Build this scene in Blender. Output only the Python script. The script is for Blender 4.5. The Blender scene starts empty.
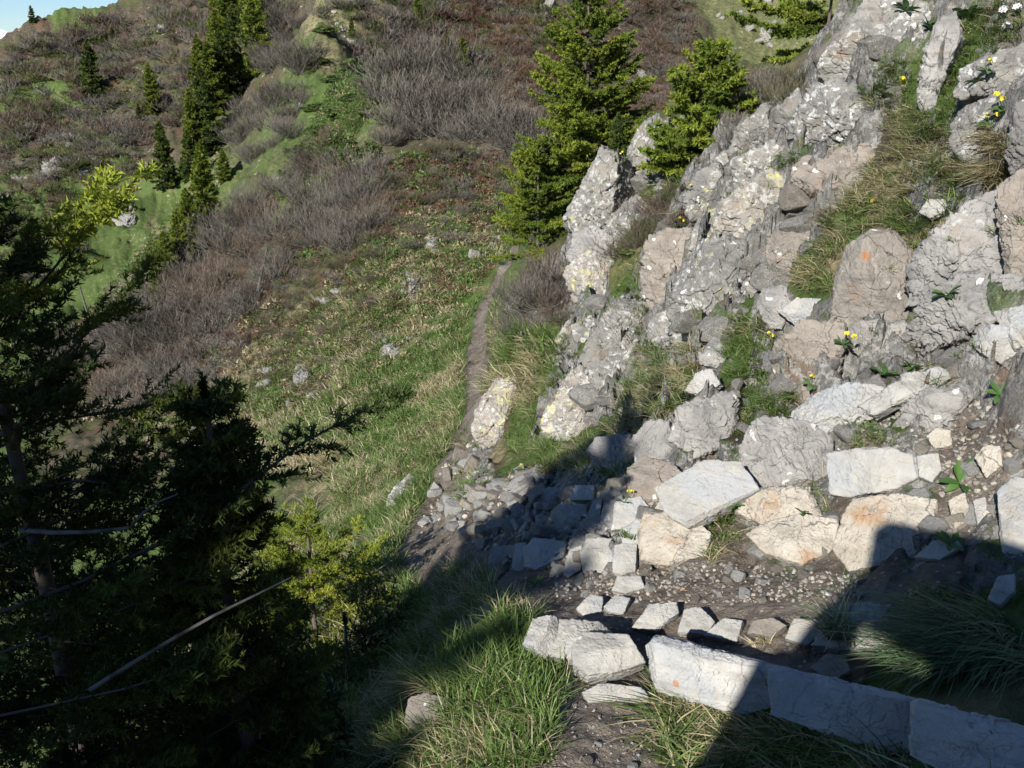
import bpy, math, random
import numpy as np
from mathutils import Vector

random.seed(7)
RNG = np.random.default_rng(11)
SC = bpy.context.scene
COL = SC.collection
PI = math.pi

# ------------------------------------------------------------------ camera
F_PX = 887.0
PITCH = math.radians(20.5)
FWD = np.array([0, math.cos(PITCH), -math.sin(PITCH)])
UPV = np.array([0, math.sin(PITCH), math.cos(PITCH)])
RGT = np.array([1.0, 0, 0])


def ray(u, v):
    u = np.asarray(u, float)
    v = np.asarray(v, float)
    d = ((u - 512) / F_PX)[..., None] * RGT + ((384 - v) / F_PX)[..., None] * UPV + FWD
    return d / np.linalg.norm(d, axis=-1, keepdims=True)


def to_px(p):
    p = np.asarray(p, float)
    z = p @ FWD
    z = np.where(z < 1e-3, 1e-3, z)
    return 512 + F_PX * (p @ RGT) / z, 384 - F_PX * (p @ UPV) / z, z


ANTI_DIR = ray(925, 590)      # where the sun throws shadows


# ------------------------------------------------------------------ noise
def _h(ix, iy, iz, seed):
    n = (ix.astype(np.int64) * 374761393 + iy.astype(np.int64) * 668265263 + iz.astype(np.int64) * 2147483647 + seed * 1274126177) & 0xFFFFFFFF
    n = ((n ^ (n >> 13)) * 1274126177) & 0xFFFFFFFF
    n = (n ^ (n >> 16)) & 0xFFFFFFFF
    return n


_G3 = np.array([[1, 1, 0], [-1, 1, 0], [1, -1, 0], [-1, -1, 0], [1, 0, 1], [-1, 0, 1], [1, 0, -1], [-1, 0, -1],
                [0, 1, 1], [0, -1, 1], [0, 1, -1], [0, -1, -1], [1, 1, 0], [-1, 1, 0], [0, -1, 1], [0, -1, -1]], float)


def perlin(p, seed=0):
    p = np.asarray(p, float)
    i = np.floor(p).astype(np.int64)
    f = p - i
    w = f * f * f * (f * (f * 6 - 15) + 10)
    out = 0
    for dx in (0, 1):
        for dy in (0, 1):
            for dz in (0, 1):
                g = _G3[_h(i[..., 0] + dx, i[..., 1] + dy, i[..., 2] + dz, seed) & 15]
                dot = g[..., 0] * (f[..., 0] - dx) + g[..., 1] * (f[..., 1] - dy) + g[..., 2] * (f[..., 2] - dz)
                wt = (w[..., 0] if dx else 1 - w[..., 0]) * (w[..., 1] if dy else 1 - w[..., 1]) * (w[..., 2] if dz else 1 - w[..., 2])
                out = out + wt * dot
    return out


def fbm(p, octaves=4, seed=0, gain=0.5):
    p = np.asarray(p, float)
    a, s, o = 1.0, 1.0, 0
    for k in range(octaves):
        o = o + a * perlin(p * s + 17.3 * k, seed + k)
        a *= gain
        s *= 2.03
    return o


def worley(p, seed=0):
    """blocky (square metric) nearest-cell id (0..1), and offset from that cell's seed point"""
    p = np.asarray(p, float)
    i = np.floor(p).astype(np.int64)
    best = np.full(p.shape[:-1], 1e9)
    hid = np.zeros(p.shape[:-1])
    off = np.zeros(p.shape)
    for dx in (-1, 0, 1):
        for dy in (-1, 0, 1):
            for dz in (-1, 0, 1):
                c = i + np.array([dx, dy, dz])
                h = _h(c[..., 0], c[..., 1], c[..., 2], seed)
                q = c + np.stack([(h & 1023) / 1023., ((h >> 10) & 1023) / 1023., ((h >> 20) & 1023) / 1023.], -1)
                d = np.abs(p - q).max(-1)
                m = d < best
                best = np.where(m, d, best)
                hid = np.where(m, ((h * 7919) & 4095) / 4095., hid)
                off = np.where(m[..., None], p - q, off)
    return hid, off


def xyz(x, y, z=None):
    return np.stack([x, y, np.zeros_like(x) if z is None else z], -1)


# ------------------------------------------------------------------ mesh helpers
def mesh_from(name, V, faces, mat=None, smooth=True, col=None):
    """V (n,3); faces: list of int arrays, each (m,3) or (m,4)"""
    me = bpy.data.meshes.new(name)
    V = np.ascontiguousarray(V, np.float32)
    if not isinstance(faces, (list, tuple)):
        faces = [faces]
    faces = [np.asarray(f, np.int32) for f in faces if len(f)]
    nl = sum(f.size for f in faces)
    npol = sum(len(f) for f in faces)
    me.vertices.add(len(V))
    me.vertices.foreach_set('co', V.ravel())
    me.loops.add(nl)
    me.polygons.add(npol)
    me.loops.foreach_set('vertex_index', np.concatenate([f.ravel() for f in faces]))
    tot = np.concatenate([np.full(len(f), f.shape[1], np.int32) for f in faces])
    st = np.concatenate([[0], np.cumsum(tot)[:-1]]).astype(np.int32)
    me.polygons.foreach_set('loop_start', st)
    try:
        me.polygons.foreach_set('loop_total', tot)
    except Exception:
        pass
    if smooth:
        me.polygons.foreach_set('use_smooth', np.ones(npol, bool))
    if col is not None:
        a = me.attributes.new('tint', 'FLOAT_COLOR', 'POINT')
        c = np.ones((len(V), 4), np.float32)
        c[:, :col.shape[1]] = col
        a.data.foreach_set('color', c.ravel())
    me.update()
    me.validate()
    if mat is not None:
        me.materials.append(mat)
    return me


def link(name, me, parent=None, loc=None):
    o = bpy.data.objects.new(name, me)
    COL.objects.link(o)
    if parent is not None:
        o.parent = parent
    if loc is not None:
        o.location = loc
    return o


def tag(o, label=None, cat=None, group=None, kind=None):
    if label: o['label'] = label
    if cat: o['category'] = cat
    if group: o['group'] = group
    if kind: o['kind'] = kind
    return o


def empty(name, loc, label=None, cat=None, group=None):
    o = bpy.data.objects.new(name, None)
    COL.objects.link(o)
    o.location = loc
    return tag(o, label, cat, group)


def copy_tree(o, loc, rz, s, label=None):
    c = o.copy()
    COL.objects.link(c)
    c.location = loc
    c.rotation_euler = (0, 0, rz)
    c.scale = s if hasattr(s, '__len__') else (s, s, s)
    if label: c['label'] = label
    for ch in o.children:
        d = ch.copy()
        COL.objects.link(d)
        d.parent = c
    return c


def frames(D):
    """perpendicular pair for directions (n,3)"""
    D = D / np.maximum(np.linalg.norm(D, axis=-1, keepdims=True), 1e-9)
    ref = np.where(np.abs(D[..., 2:3]) > 0.9, np.array([1.0, 0, 0]), np.array([0, 0, 1.0]))
    A = np.cross(D, ref)
    A /= np.maximum(np.linalg.norm(A, axis=-1, keepdims=True), 1e-9)
    B = np.cross(D, A)
    return A, B


def tubes(P, R, sides=3):
    """P (n,k,3) polylines, R (n,k) radii -> V, quads"""
    n, k, _ = P.shape
    D = np.gradient(P, axis=1)
    A, B = frames(D)
    ang = np.arange(sides) * 2 * PI / sides
    V = P[:, :, None, :] + R[:, :, None, None] * (np.cos(ang)[None, None, :, None] * A[:, :, None, :] + np.sin(ang)[None, None, :, None] * B[:, :, None, :])
    idx = np.arange(n * k * sides).reshape(n, k, sides)
    a = idx[:, :-1, :]
    b = idx[:, 1:, :]
    q = np.stack([a, np.roll(a, -1, 2), np.roll(b, -1, 2), b], -1).reshape(-1, 4)
    return V.reshape(-1, 3), q


class Bag:
    def __init__(s):
        s.V, s.F, s.C, s.n = [], [], [], 0

    def add(s, V, F, C=None):
        V = np.asarray(V, float).reshape(-1, 3)
        s.V.append(V)
        s.F.append(np.asarray(F) + s.n)
        if C is not None:
            C = np.asarray(C, float)
            s.C.append(np.broadcast_to(C, (len(V), 3)) if C.ndim == 1 else C)
        s.n += len(V)

    def mesh(s, name, mat, smooth=True):
        V = np.concatenate(s.V)
        f3 = [f for f in s.F if f.shape[1] == 3]
        f4 = [f for f in s.F if f.shape[1] == 4]
        fs = []
        if f3: fs.append(np.concatenate(f3))
        if f4: fs.append(np.concatenate(f4))
        return mesh_from(name, V, fs, mat, smooth, np.concatenate(s.C) if s.C else None)


# ------------------------------------------------------------------ materials
class N:
    """tiny node-tree writer"""
    def __init__(s, name):
        s.m = bpy.data.materials.new(name)
        s.m.use_nodes = True
        s.t = s.m.node_tree
        s.t.nodes.clear()
        s.out = s.t.nodes.new('ShaderNodeOutputMaterial')

    def n(s, typ, **kw):
        nd = s.t.nodes.new(typ)
        for k, v in kw.items():
            setattr(nd, k, v)
        return nd

    def put(s, sock, v):
        if isinstance(v, bpy.types.NodeSocket):
            s.t.links.new(v, sock)
        elif isinstance(v, (tuple, list)) and sock.type == 'RGBA' and len(v) == 3:
            sock.default_value = (*v, 1)
        else:
            sock.default_value = v

    def pos(s, gen=False):
        if gen:
            return s.n('ShaderNodeNewGeometry').outputs['Position']
        return s.n('ShaderNodeTexCoord').outputs['Object']

    def noise(s, vec, scale, detail=5, rough=0.55, dist=0.0, col=False):
        nd = s.n('ShaderNodeTexNoise')
        s.put(nd.inputs['Vector'], vec)
        nd.inputs['Scale'].default_value = scale
        nd.inputs['Detail'].default_value = detail
        nd.inputs['Roughness'].default_value = rough
        nd.inputs['Distortion'].default_value = dist
        return nd.outputs['Color' if col else 'Fac']

    def voro(s, vec, scale, feature='F1', out='Distance', rand=1.0):
        nd = s.n('ShaderNodeTexVoronoi', feature=feature)
        s.put(nd.inputs['Vector'], vec)
        nd.inputs['Scale'].default_value = scale
        nd.inputs['Randomness'].default_value = rand
        return nd.outputs[out]

    def ramp(s, fac, stops):
        nd = s.n('ShaderNodeValToRGB')
        s.put(nd.inputs[0], fac)
        el = nd.color_ramp.elements
        while len(el) < len(stops):
            el.new(0.5)
        for e, (p, c) in zip(el, stops):
            e.position = p
            e.color = (*c, 1) if isinstance(c, (tuple, list)) else (c, c, c, 1)
        return nd.outputs[0]

    def step(s, fac, a, b):
        nd = s.n('ShaderNodeMapRange', interpolation_type='SMOOTHSTEP')
        s.put(nd.inputs[0], fac)
        nd.inputs[1].default_value = a
        nd.inputs[2].default_value = b
        return nd.outputs[0]

    def mix(s, fac, a, b, mode='MIX'):
        nd = s.n('ShaderNodeMix', data_type='RGBA', blend_type=mode)
        s.put(nd.inputs['Factor'], fac)
        s.put(nd.inputs[6], a)
        s.put(nd.inputs[7], b)
        return nd.outputs[2]

    def math(s, op, a, b=0.0):
        nd = s.n('ShaderNodeMath', operation=op)
        s.put(nd.inputs[0], a)
        s.put(nd.inputs[1], b)
        return nd.outputs[0]

    def scale(s, vec, sc, rot=(0, 0, 0)):
        nd = s.n('ShaderNodeMapping')
        s.put(nd.inputs[0], vec)
        nd.inputs['Scale'].default_value = sc
        nd.inputs['Rotation'].default_value = rot
        return nd.outputs[0]

    def bump(s, h, strength=0.5, dist=0.02, normal=None):
        nd = s.n('ShaderNodeBump')
        nd.inputs['Strength'].default_value = strength
        nd.inputs['Distance'].default_value = dist
        s.put(nd.inputs['Height'], h)
        if normal is not None:
            s.put(nd.inputs['Normal'], normal)
        return nd.outputs[0]

    def finish(s, col, rough=0.9, normal=None, spec=0.2, transl=None):
        b = s.n('ShaderNodeBsdfPrincipled')
        s.put(b.inputs['Base Color'], col)
        s.put(b.inputs['Roughness'], rough)
        b.inputs['Specular IOR Level'].default_value = spec
        if normal is not None:
            s.put(b.inputs['Normal'], normal)
        sh = b.outputs[0]
        if transl:
            tr = s.n('ShaderNodeBsdfTranslucent')
            s.put(tr.inputs[0], col)
            mx = s.n('ShaderNodeMixShader')
            mx.inputs[0].default_value = transl
            s.t.links.new(sh, mx.inputs[1])
            s.t.links.new(tr.outputs[0], mx.inputs[2])
            sh = mx.outputs[0]
        s.t.links.new(sh, s.out.inputs[0])
        return s.m
# ------------------------------------------------------------------ terrain control points: pixel, distance
CP = """
512 768 2.45; 420 768 2.7; 320 768 3.8; 200 768 5.2; 100 768 6.6; 0 768 8
600 720 2.65; 620 650 2.95; 560 640 3.05; 505 612 3.4; 460 680 2.95; 425 720 2.85
380 690 4.9; 400 640 5.3; 440 580 5.3; 440 545 5.8; 400 560 6.3; 350 600 6.5; 300 660 7; 420 500 8; 380 540 8
470 430 11; 440 500 7.6; 480 370 15; 478 330 19; 490 300 22.5; 510 255 28
400 430 13.5; 330 430 17; 250 430 21; 150 430 26; 0 430 32; -150 430 38
400 350 21; 300 350 26; 200 350 31; 100 350 42; 0 330 58; -150 330 66
400 280 26; 300 280 32; 450 250 28; 380 220 32; 300 220 37; 230 250 42; 450 190 34; 420 150 38; 480 150 38; 535 150 36
350 62 60; 400 65 55; 440 75 50; 480 95 46; 520 120 42; 545 140 38
150 312 44; 200 250 46; 240 180 51; 265 120 60; 290 60 75; 320 0 96
330 150 45; 380 110 46; 340 90 55; 330 30 78; 280 130 56; 300 180 43; 400 90 48
450 50 85; 420 20 95; 500 30 95; 520 90 75; 540 110 70; 560 60 90; 620 30 110; 660 60 105; 640 90 95; 690 50 115
720 30 160; 760 80 150; 700 5 170; 780 20 170; 850 20 170; 1000 30 165; 600 -40 150; 450 -40 130; 800 -60 200
130 290 64; 160 250 73; 200 180 90; 235 115 106; 265 60 116
100 250 77; 50 250 79; 0 250 80; 100 150 105; 50 150 108; 0 150 110; 150 100 118; 50 80 140; 0 80 142; -150 120 130; -150 220 90
100 45 152; 200 22 140; 150 12 155; 250 20 125; 300 -30 130; 180 2 165; 220 -30 165
0 58 152; 20 36 157; 60 10 162; 100 2 166; 140 -8 170; -100 80 150
600 610 3.5; 560 590 3.9; 520 572 4.4; 480 560 4.9; 700 600 3.35; 800 610 3.15; 900 615 3.0; 1000 615 2.9; 1150 615 2.75
720 735 2.72; 850 768 2.5; 1000 775 2.36; 1150 775 2.25
760 650 2.95; 900 680 2.65; 1000 700 2.5
560 545 4.5; 650 562 3.82; 750 558 3.55; 850 555 3.35; 950 550 3.2; 1024 545 3.15; 1150 540 3.05
560 500 4.9; 650 490 4.25; 750 480 3.9; 850 480 3.68; 950 480 3.52; 1024 470 3.42
520 500 5.6; 480 520 5.4; 460 500 6.6; 500 460 7.2; 560 450 6.2; 650 430 5.0; 750 420 4.4; 850 410 4.1; 950 410 3.9; 1024 400 3.75; 1150 400 3.5
500 410 8.5; 560 390 7.3; 620 350 6.6; 700 350 5.4; 800 330 4.8; 900 320 4.4; 1000 310 4.1
580 310 8; 580 280 8.6; 620 270 7.9; 680 270 6.4; 760 250 5.7; 850 230 5.2; 950 220 4.8; 1024 220 4.5; 1150 220 4.2
600 225 9; 592 185 9.6; 640 145 10; 660 220 8.2; 700 190 7.4; 740 145 7.6; 780 115 7.5; 780 170 6.4; 850 150 6.0; 920 130 5.6; 1000 120 5.2; 1150 120 4.9
830 65 6.9; 870 15 6.8; 930 40 6.3; 1000 30 6.0; 900 -40 7.2; 1000 -60 6.8; 1150 -20 6.0
690 168 12; 720 140 11.5; 800 80 13; 850 40 13; 960 0 13; 1100 -40 12
530 330 14; 540 280 16; 545 240 18; 556 226 19; 600 205 18; 640 170 17
0 600 13; 100 600 11; 200 600 9.5; 250 700 7; 0 500 22; 100 500 18; 200 500 14; 300 500 11.5; -150 600 15; -150 768 9
"""
_pts = []
for ln in CP.strip().replace('\n', ';').split(';'):
    if ln.strip():
        u, v, d = [float(t) for t in ln.split()]
        _pts.append(ray(u, v) * d)
# ground that the photo hides or leaves behind the viewer (metres)
for w in [(0, 1.2, -1.66), (1.2, .2, -1.35), (2.6, .5, -.6), (4.2, .2, .5), (9, 0, 4.5), (-1.1, .2, -1.95), (-2.2, 0, -3.1), (-5, 0, -6), (-14, 0, -13),
          (0, -1.4, -1.55), (-2, -2.2, -2.7), (2.2, -2.4, -.3), (0, -4, -1.2), (-4, -6, -4.2), (5, -6, 2.2), (-9, -8, -9), (9, -12, 5), (0, -15, -1), (-20, -15, -17),
          (-60, -30, -48), (-40, 20, -30), (60, -20, 30), (25, 5, 13), (50, 40, 26), (0, -60, 0), (-30, -80, -20), (60, -80, 30), (14, 14, 3), (-100, 20, -60), (-150, 80, -50), (120, 40, 40), (100, 120, 25),
          (-2.2, 1.4, -3.3), (-2.3, 3.4, -4.4), (-1.4, 2.2, -2.75), (-4.5, 3.5, -6.4), (-1.1, 3.3, -2.85)]:
    _pts.append(np.array(w, float))
# drops behind ridges
for u, v, h, z in [(440, 75, 66, -13), (500, 105, 58, -11), (380, 60, 72, -9), (200, 250, 56, -15), (240, 180, 66, -12), (265, 120, 78, -9), (150, 312, 52, -19),
                   (60, 22, 230, -10), (0, 58, 220, -15), (140, 5, 250, -5), (-100, 90, 230, -20), (60, 22, 400, -60), (400, 0, 400, 25), (700, 0, 400, 70), (-200, 0, 400, -70), (640, 90, 60, -10), (600, 200, 30, -7.5), (700, 160, 40, -7), (800, 60, 50, -3), (900, 0, 60, 0)]:
    d = ray(u, v)
    k = h / math.hypot(d[0], d[1])
    _pts.append(np.array([d[0] * k, d[1] * k, z]))
_pts = np.array(_pts)


def dom(x, y):
    h = np.hypot(x, y)
    return np.arctan2(x, y), np.log(np.maximum(h, 1.2))


def _feat(th, lh):
    # chordal coordinates so that the circle closes behind the viewer
    return np.stack([2.2 * np.sin(th), 2.2 * np.cos(th), lh], -1)


def _phi(r):
    return r


_T, _L = dom(_pts[:, 0], _pts[:, 1])
_H = np.maximum(np.hypot(_pts[:, 0], _pts[:, 1]), 1.2)
_X = _feat(_T, _L)
_E = _pts[:, 2] / _H
_n = len(_X)
_K = np.zeros((_n + 4, _n + 4))
_K[:_n, :_n] = -_phi(np.linalg.norm(_X[:, None] - _X[None], axis=-1)) - 0.006 * -1 * np.eye(_n) * -1
_K[:_n, _n] = 1
_K[:_n, _n + 1:] = _X
_K[_n:, :_n] = _K[:_n, _n:].T
_W = np.linalg.lstsq(_K, np.concatenate([_E, np.zeros(4)]), rcond=1e-10)[0]


def tps(th, lh):
    X = _feat(th, lh)
    sh = X.shape[:-1]
    X = X.reshape(-1, 3)
    out = np.empty(len(X))
    for i in range(0, len(X), 20000):
        x = X[i:i + 20000]
        out[i:i + 20000] = -np.linalg.norm(x[:, None] - _X[None], axis=-1) @ _W[:_n] + _W[_n] + x @ _W[_n + 1:]
    return out.reshape(sh)


TH = np.radians(np.concatenate([np.arange(-180, -48, 4), np.arange(-48, -37, 0.6), np.arange(-37, 37, 0.1), np.arange(37, 48, .6), np.arange(48, 180.1, 4)]))
LH = np.concatenate([np.linspace(math.log(0.3), math.log(1.2), 30)[:-1], np.linspace(math.log(1.2), math.log(12), 720)[:-1], np.linspace(math.log(12), math.log(30), 150)[:-1], np.linspace(math.log(30), math.log(420), 230)])
GT, GL = np.meshgrid(TH, LH, indexing='ij')
GH = np.exp(GL)
GX, GY = GH * np.sin(GT), GH * np.cos(GT)
# coarse evaluation of the smooth surface, then bilinear up
_ct = np.radians(np.concatenate([np.arange(-180, -44, 4), np.arange(-44, 44, .5), np.arange(44, 180.1, 4)]))
_cl = np.linspace(math.log(1.2), math.log(420), 260)
_CE = tps(*np.meshgrid(_ct, _cl, indexing='ij'))
_CE[-1] = _CE[0]


def bil(A, xs, ys, x, y):
    i = np.clip(np.searchsorted(xs, x) - 1, 0, len(xs) - 2)
    j = np.clip(np.searchsorted(ys, y) - 1, 0, len(ys) - 2)
    fx = np.clip((x - xs[i]) / (xs[i + 1] - xs[i]), 0, 1)
    fy = np.clip((y - ys[j]) / (ys[j + 1] - ys[j]), 0, 1)
    return (A[i, j] * (1 - fx) + A[i + 1, j] * fx) * (1 - fy) + (A[i, j + 1] * (1 - fx) + A[i + 1, j + 1] * fx) * fy


GE = bil(_CE, _ct, _cl, GT, np.maximum(GL, _cl[0]))
inner = np.clip(GH / 1.2, 0, 1)
GZ = GE * np.maximum(GH, 1.2)
GZ = np.where(GH < 1.2, GZ * inner + -1.62 * (1 - inner), GZ)

# relief
P2 = xyz(GX, GY, GZ * 0.7)
nf = np.clip((GH - 14) / 30, 0, 1)
GZ = GZ + nf * (1.6 * fbm(P2 / 13.0, 4, 3) + 0.8 * fbm(P2 / 3.2, 3, 9) - .6 * np.abs(fbm(P2 / 1.5, 4, 12)))
mf = np.clip((GH - 4) / 5, 0, 1) * (1 - 0.6 * nf)
GZ = GZ + mf * (0.22 * fbm(P2 / 1.3, 4, 5) - .12 * np.abs(fbm(P2 / .8, 3, 6)))
ng = 1 - np.clip((GH - 6) / 8, 0, 1)
GZ = GZ + ng * (0.05 * fbm(P2 / 0.55, 4, 21) + 0.012 * fbm(P2 / 0.09, 3, 25))


def ground(x, y):
    th = np.arctan2(x, y)
    lh = np.log(np.maximum(np.hypot(x, y), 0.31))
    return bil(GZ, TH, LH, th, lh)


_ts = np.exp(np.linspace(math.log(1.3), math.log(420), 700))


def hit(u, v):
    """where the ray through a pixel meets the ground -> (n,3) points, distance (nan when it misses)"""
    u = np.atleast_1d(np.asarray(u, float))
    v = np.atleast_1d(np.asarray(v, float))
    P = np.full((len(u), 3), np.nan)
    for i in range(0, len(u), 3000):
        r = ray(u[i:i + 3000], v[i:i + 3000])
        q = r[:, None, :] * _ts[None, :, None]
        g = q[..., 2] - ground(q[..., 0], q[..., 1])
        below = g < 0
        k = np.argmax(below, 1)
        ok = below.any(1) & (k > 0)
        rows = np.arange(len(r))
        g1 = g[rows, k]
        g0 = g[rows, np.maximum(k - 1, 0)]
        f = g0 / np.where(np.abs(g0 - g1) < 1e-9, 1e-9, g0 - g1)
        t = _ts[np.maximum(k - 1, 0)] * (1 - f) + _ts[k] * f
        p = r * t[:, None]
        p[~ok] = np.nan
        P[i:i + 3000] = p
    return P, np.linalg.norm(P, axis=1)


def gnormal(x, y):
    e = 0.02 + 0.01 * np.hypot(x, y)
    dx = (ground(x + e, y) - ground(x - e, y)) / (2 * e)
    dy = (ground(x, y + e) - ground(x, y - e)) / (2 * e)
    n = np.stack([-dx, -dy, np.ones_like(dx)], -1)
    return n / np.linalg.norm(n, axis=-1, keepdims=True)


def in_poly(u, v, poly):
    c = np.zeros(np.shape(u), bool)
    n = len(poly)
    for i in range(n):
        x1, y1 = poly[i]
        x2, y2 = poly[(i + 1) % n]
        if y1 == y2: continue
        m = ((y1 > v) != (y2 > v)) & (u < (x2 - x1) * (v - y1) / (y2 - y1) + x1)
        c ^= m
    return c


def sample_poly(poly, n, rng=RNG):
    p = np.array(poly, float)
    lo, hi = p.min(0), p.max(0)
    U, Vv = [], []
    tot = 0
    while tot < n:
        a = rng.uniform(lo, hi, (n * 2 + 50, 2))
        k = in_poly(a[:, 0], a[:, 1], poly)
        U.append(a[k, 0]); Vv.append(a[k, 1])
        tot += k.sum()
    return np.concatenate(U)[:n], np.concatenate(Vv)[:n]
# ------------------------------------------------------------------ what grows where (dirt, green, dry, heath)
ZP = """
d 600 720; d 640 690; d 585 700; d 700 590; d 620 600; d 800 590; d 880 570; d 740 625; d 560 590; d 490 562; d 440 525; d 520 575; d 960 570; d 560 755; d 640 760
d 950 440; d 980 500; d 760 650; d 830 650; d 900 530; d 700 560; d 960 460
g 480 660; g 450 720; g 500 640; g 520 700; g 700 735; g 780 760; g 950 650; g 1000 640; g 900 700
y 440 690; y 690 715; y 930 645
g 430 590; y 400 580; g 370 620; g 420 500; g 380 470; g 430 440; g 350 540; y 350 480; g 330 600; g 440 380; g 450 340; y 400 420; g 460 300; g 470 270; g 300 640; g 200 700; g 100 720; g 100 600; g 200 560
y 430 330; y 380 330; b 360 250; b 310 270; h 400 210; y 350 300; y 300 330; y 400 260; g 420 240; y 460 220; h 380 220; h 340 240; h 300 250; h 250 290; g 320 360; y 280 380; g 250 410; y 200 400; h 330 200; y 350 400; g 300 430; h 370 270; h 330 290; y 260 360; g 420 290
h 200 320; h 150 350; h 100 370; h 60 400; g 0 420; h 230 260; h 260 210; h 300 160
g 330 120; g 310 170; g 350 80; g 290 200; g 310 100; g 360 110; y 330 60; y 345 20; g 320 40; g 400 60; h 380 85
h 440 130; h 490 130; h 400 160; h 450 170; h 520 150; h 430 100
b 450 40; b 500 60; b 520 20; b 420 15; b 530 90; b 560 60; b 600 20; h 650 50; h 680 20; h 640 90
G 720 30; G 770 80; G 740 60; G 790 20; G 900 -30; G 700 -30
g 130 290; g 160 260; g 110 320; g 60 300; y 190 185; g 150 245; g 60 220; g 100 210; g 40 330; g 0 350; g 180 200; y 165 230; g 20 260; g 90 170
h 50 120; h 100 100; h 150 60; h 80 60; h 200 60; h 120 150; h 250 60; h 20 150; h 40 60; b 120 70; b 110 140; h 160 120; g 15 100; g 60 95; g 75 35; h 130 30; h 220 20; h 30 190; g 10 200; h 280 20; g 90 130
y 900 200; y 860 230; g 880 190; g 830 250; y 800 270; g 760 270; y 920 130; y 960 180; g 930 60; g 880 60; g 980 40
r 600 190; r 590 215; r 645 150; r 660 160; r 760 130; r 745 150; r 720 170; r 760 200; r 790 190; r 740 225; r 700 240; r 700 290; r 660 260; r 655 300; r 740 260; r 770 250; r 690 330; r 800 180; r 830 110; r 860 60; r 880 30; r 850 160; r 830 200; r 870 130; r 940 50; r 980 80; r 980 130; r 800 320; r 770 370; r 870 280; r 960 250; r 1010 220; r 940 320; r 860 340; r 1010 330; r 700 430; r 590 260; r 590 290; r 610 330; r 610 360; r 580 400; r 560 420; r 620 310; r 500 400; r 500 440; r 620 450; r 650 445; r 785 460; r 785 410; r 830 370; r 850 400; r 920 420; r 720 480; r 660 540; r 580 555; r 600 515; r 560 520; r 620 480; r 680 500; r 790 540; r 870 530; r 920 520; r 870 470; r 1010 520; r 780 500; r 590 330; r 520 545; r 510 515
g 740 350; y 700 420; g 650 400; y 640 420; g 600 450; y 560 460; g 530 450; g 540 390; y 520 420; g 760 420; y 740 440; g 880 420; g 850 350; g 680 370
d 600 520; d 560 520; d 500 500; d 480 530; d 640 480; d 720 470; d 690 560; d 850 470; d 800 440; d 820 500
g 640 270; g 630 230; h 610 220; g 600 330; g 560 340; h 530 290; h 510 320; g 500 370; h 550 270; g 650 180; h 700 150; h 760 130; g 720 170; g 740 200; g 680 240; g 590 250
"""
ZC = {'d': (1, 0, 0, 0), 'g': (0, 1, 0, 0), 'y': (0, .3, .7, 0), 'h': (0, .15, .1, .75), 'b': (0, 0, 0, 1.0), 'G': (0, .55, .45, 0), 'r': (0, 0, 0, 0, 1)}
ZC = {k: (tuple(v) + (0,))[:5] for k, v in ZC.items()}
_zu, _zv, _zw = [], [], []
for ln in ZP.replace('\n', ';').split(';'):
    t = ln.split()
    if len(t) == 3:
        _zw.append(ZC[t[0]]); _zu.append(float(t[1])); _zv.append(float(t[2]))
_zp, _zd = hit(_zu, _zv)
_ok = ~np.isnan(_zd)
_zp, _zw = _zp[_ok], np.array(_zw)[_ok]
_zx = _feat(*dom(_zp[:, 0], _zp[:, 1])) * np.array([1.4, 1.4, 1.0])


def zone(x, y):
    X = _feat(*dom(x, y)) * np.array([1.4, 1.4, 1.0])
    out = np.empty((len(X), 5))
    for i in range(0, len(X), 20000):
        d = np.linalg.norm(X[i:i + 20000, None] - _zx[None], axis=-1) + 0.012
        w_ = d ** -3.5
        out[i:i + 20000] = (w_ @ _zw) / w_.sum(1, keepdims=True)
    return out


TRAIL_PX = [(515, 245), (505, 265), (494, 285), (486, 300), (480, 318), (477, 340), (479, 365), (482, 385), (477, 405), (468, 432), (455, 462), (443, 495), (428, 525), (445, 540), (480, 558), (520, 572)]
_tp, _ = hit(*zip(*TRAIL_PX))
TRAIL = _tp[~np.isnan(_tp[:, 0])]


def trail_dist(x, y):
    best = np.full(np.shape(x), 1e9)
    p = np.stack([x, y], -1)
    for a, b in zip(TRAIL[:-1, :2], TRAIL[1:, :2]):
        ab = b - a
        t = np.clip(((p - a) @ ab) / (ab @ ab), 0, 1)
        best = np.minimum(best, np.linalg.norm(p - (a + t[..., None] * ab), axis=-1))
    return best


# the trail is worn into the slope
_td = trail_dist(GX, GY)
_w = 0.29 - .006 * np.clip(GH, 0, 25) + 0.10 * perlin(xyz(GX, GY) / 0.7, 51)
TM = np.clip(1.35 - _td / _w, 0, 1) * (GH > 4.0) * (GH < 33)
GZ -= 0.07 * TM

_cth = np.radians(np.concatenate([np.arange(-180, -44, 4), np.arange(-44, 44, .35), np.arange(44, 180.1, 4)]))
_clh = np.linspace(math.log(0.3), math.log(420), 300)
_a, _b = np.meshgrid(_cth, _clh, indexing='ij')
ZGRID = zone((np.exp(_b) * np.sin(_a)).ravel(), (np.exp(_b) * np.cos(_a)).ravel()).reshape(*_a.shape, 5)


def zone_at(x, y):
    wob = 0.05
    th = np.arctan2(x, y)
    lh = np.log(np.maximum(np.hypot(x, y), .31))
    h = np.exp(lh)
    p = xyz(x, y) / np.maximum(h, .5)[..., None] ** 0.6 * 3.0
    th = th + wob * perlin(p, 71) + .02 * perlin(p * 3.1, 73)
    lh = lh + 2 * wob * perlin(p + 9.1, 72)
    return np.stack([bil(ZGRID[..., k], _cth, _clh, th, lh) for k in range(5)], -1)


Z4 = zone_at(GX, GY)
Z4 = Z4 / np.maximum(Z4.sum(-1, keepdims=True), 1e-6)
Z4 *= (1 - TM)[..., None]
Z4[..., 0] += TM
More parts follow.
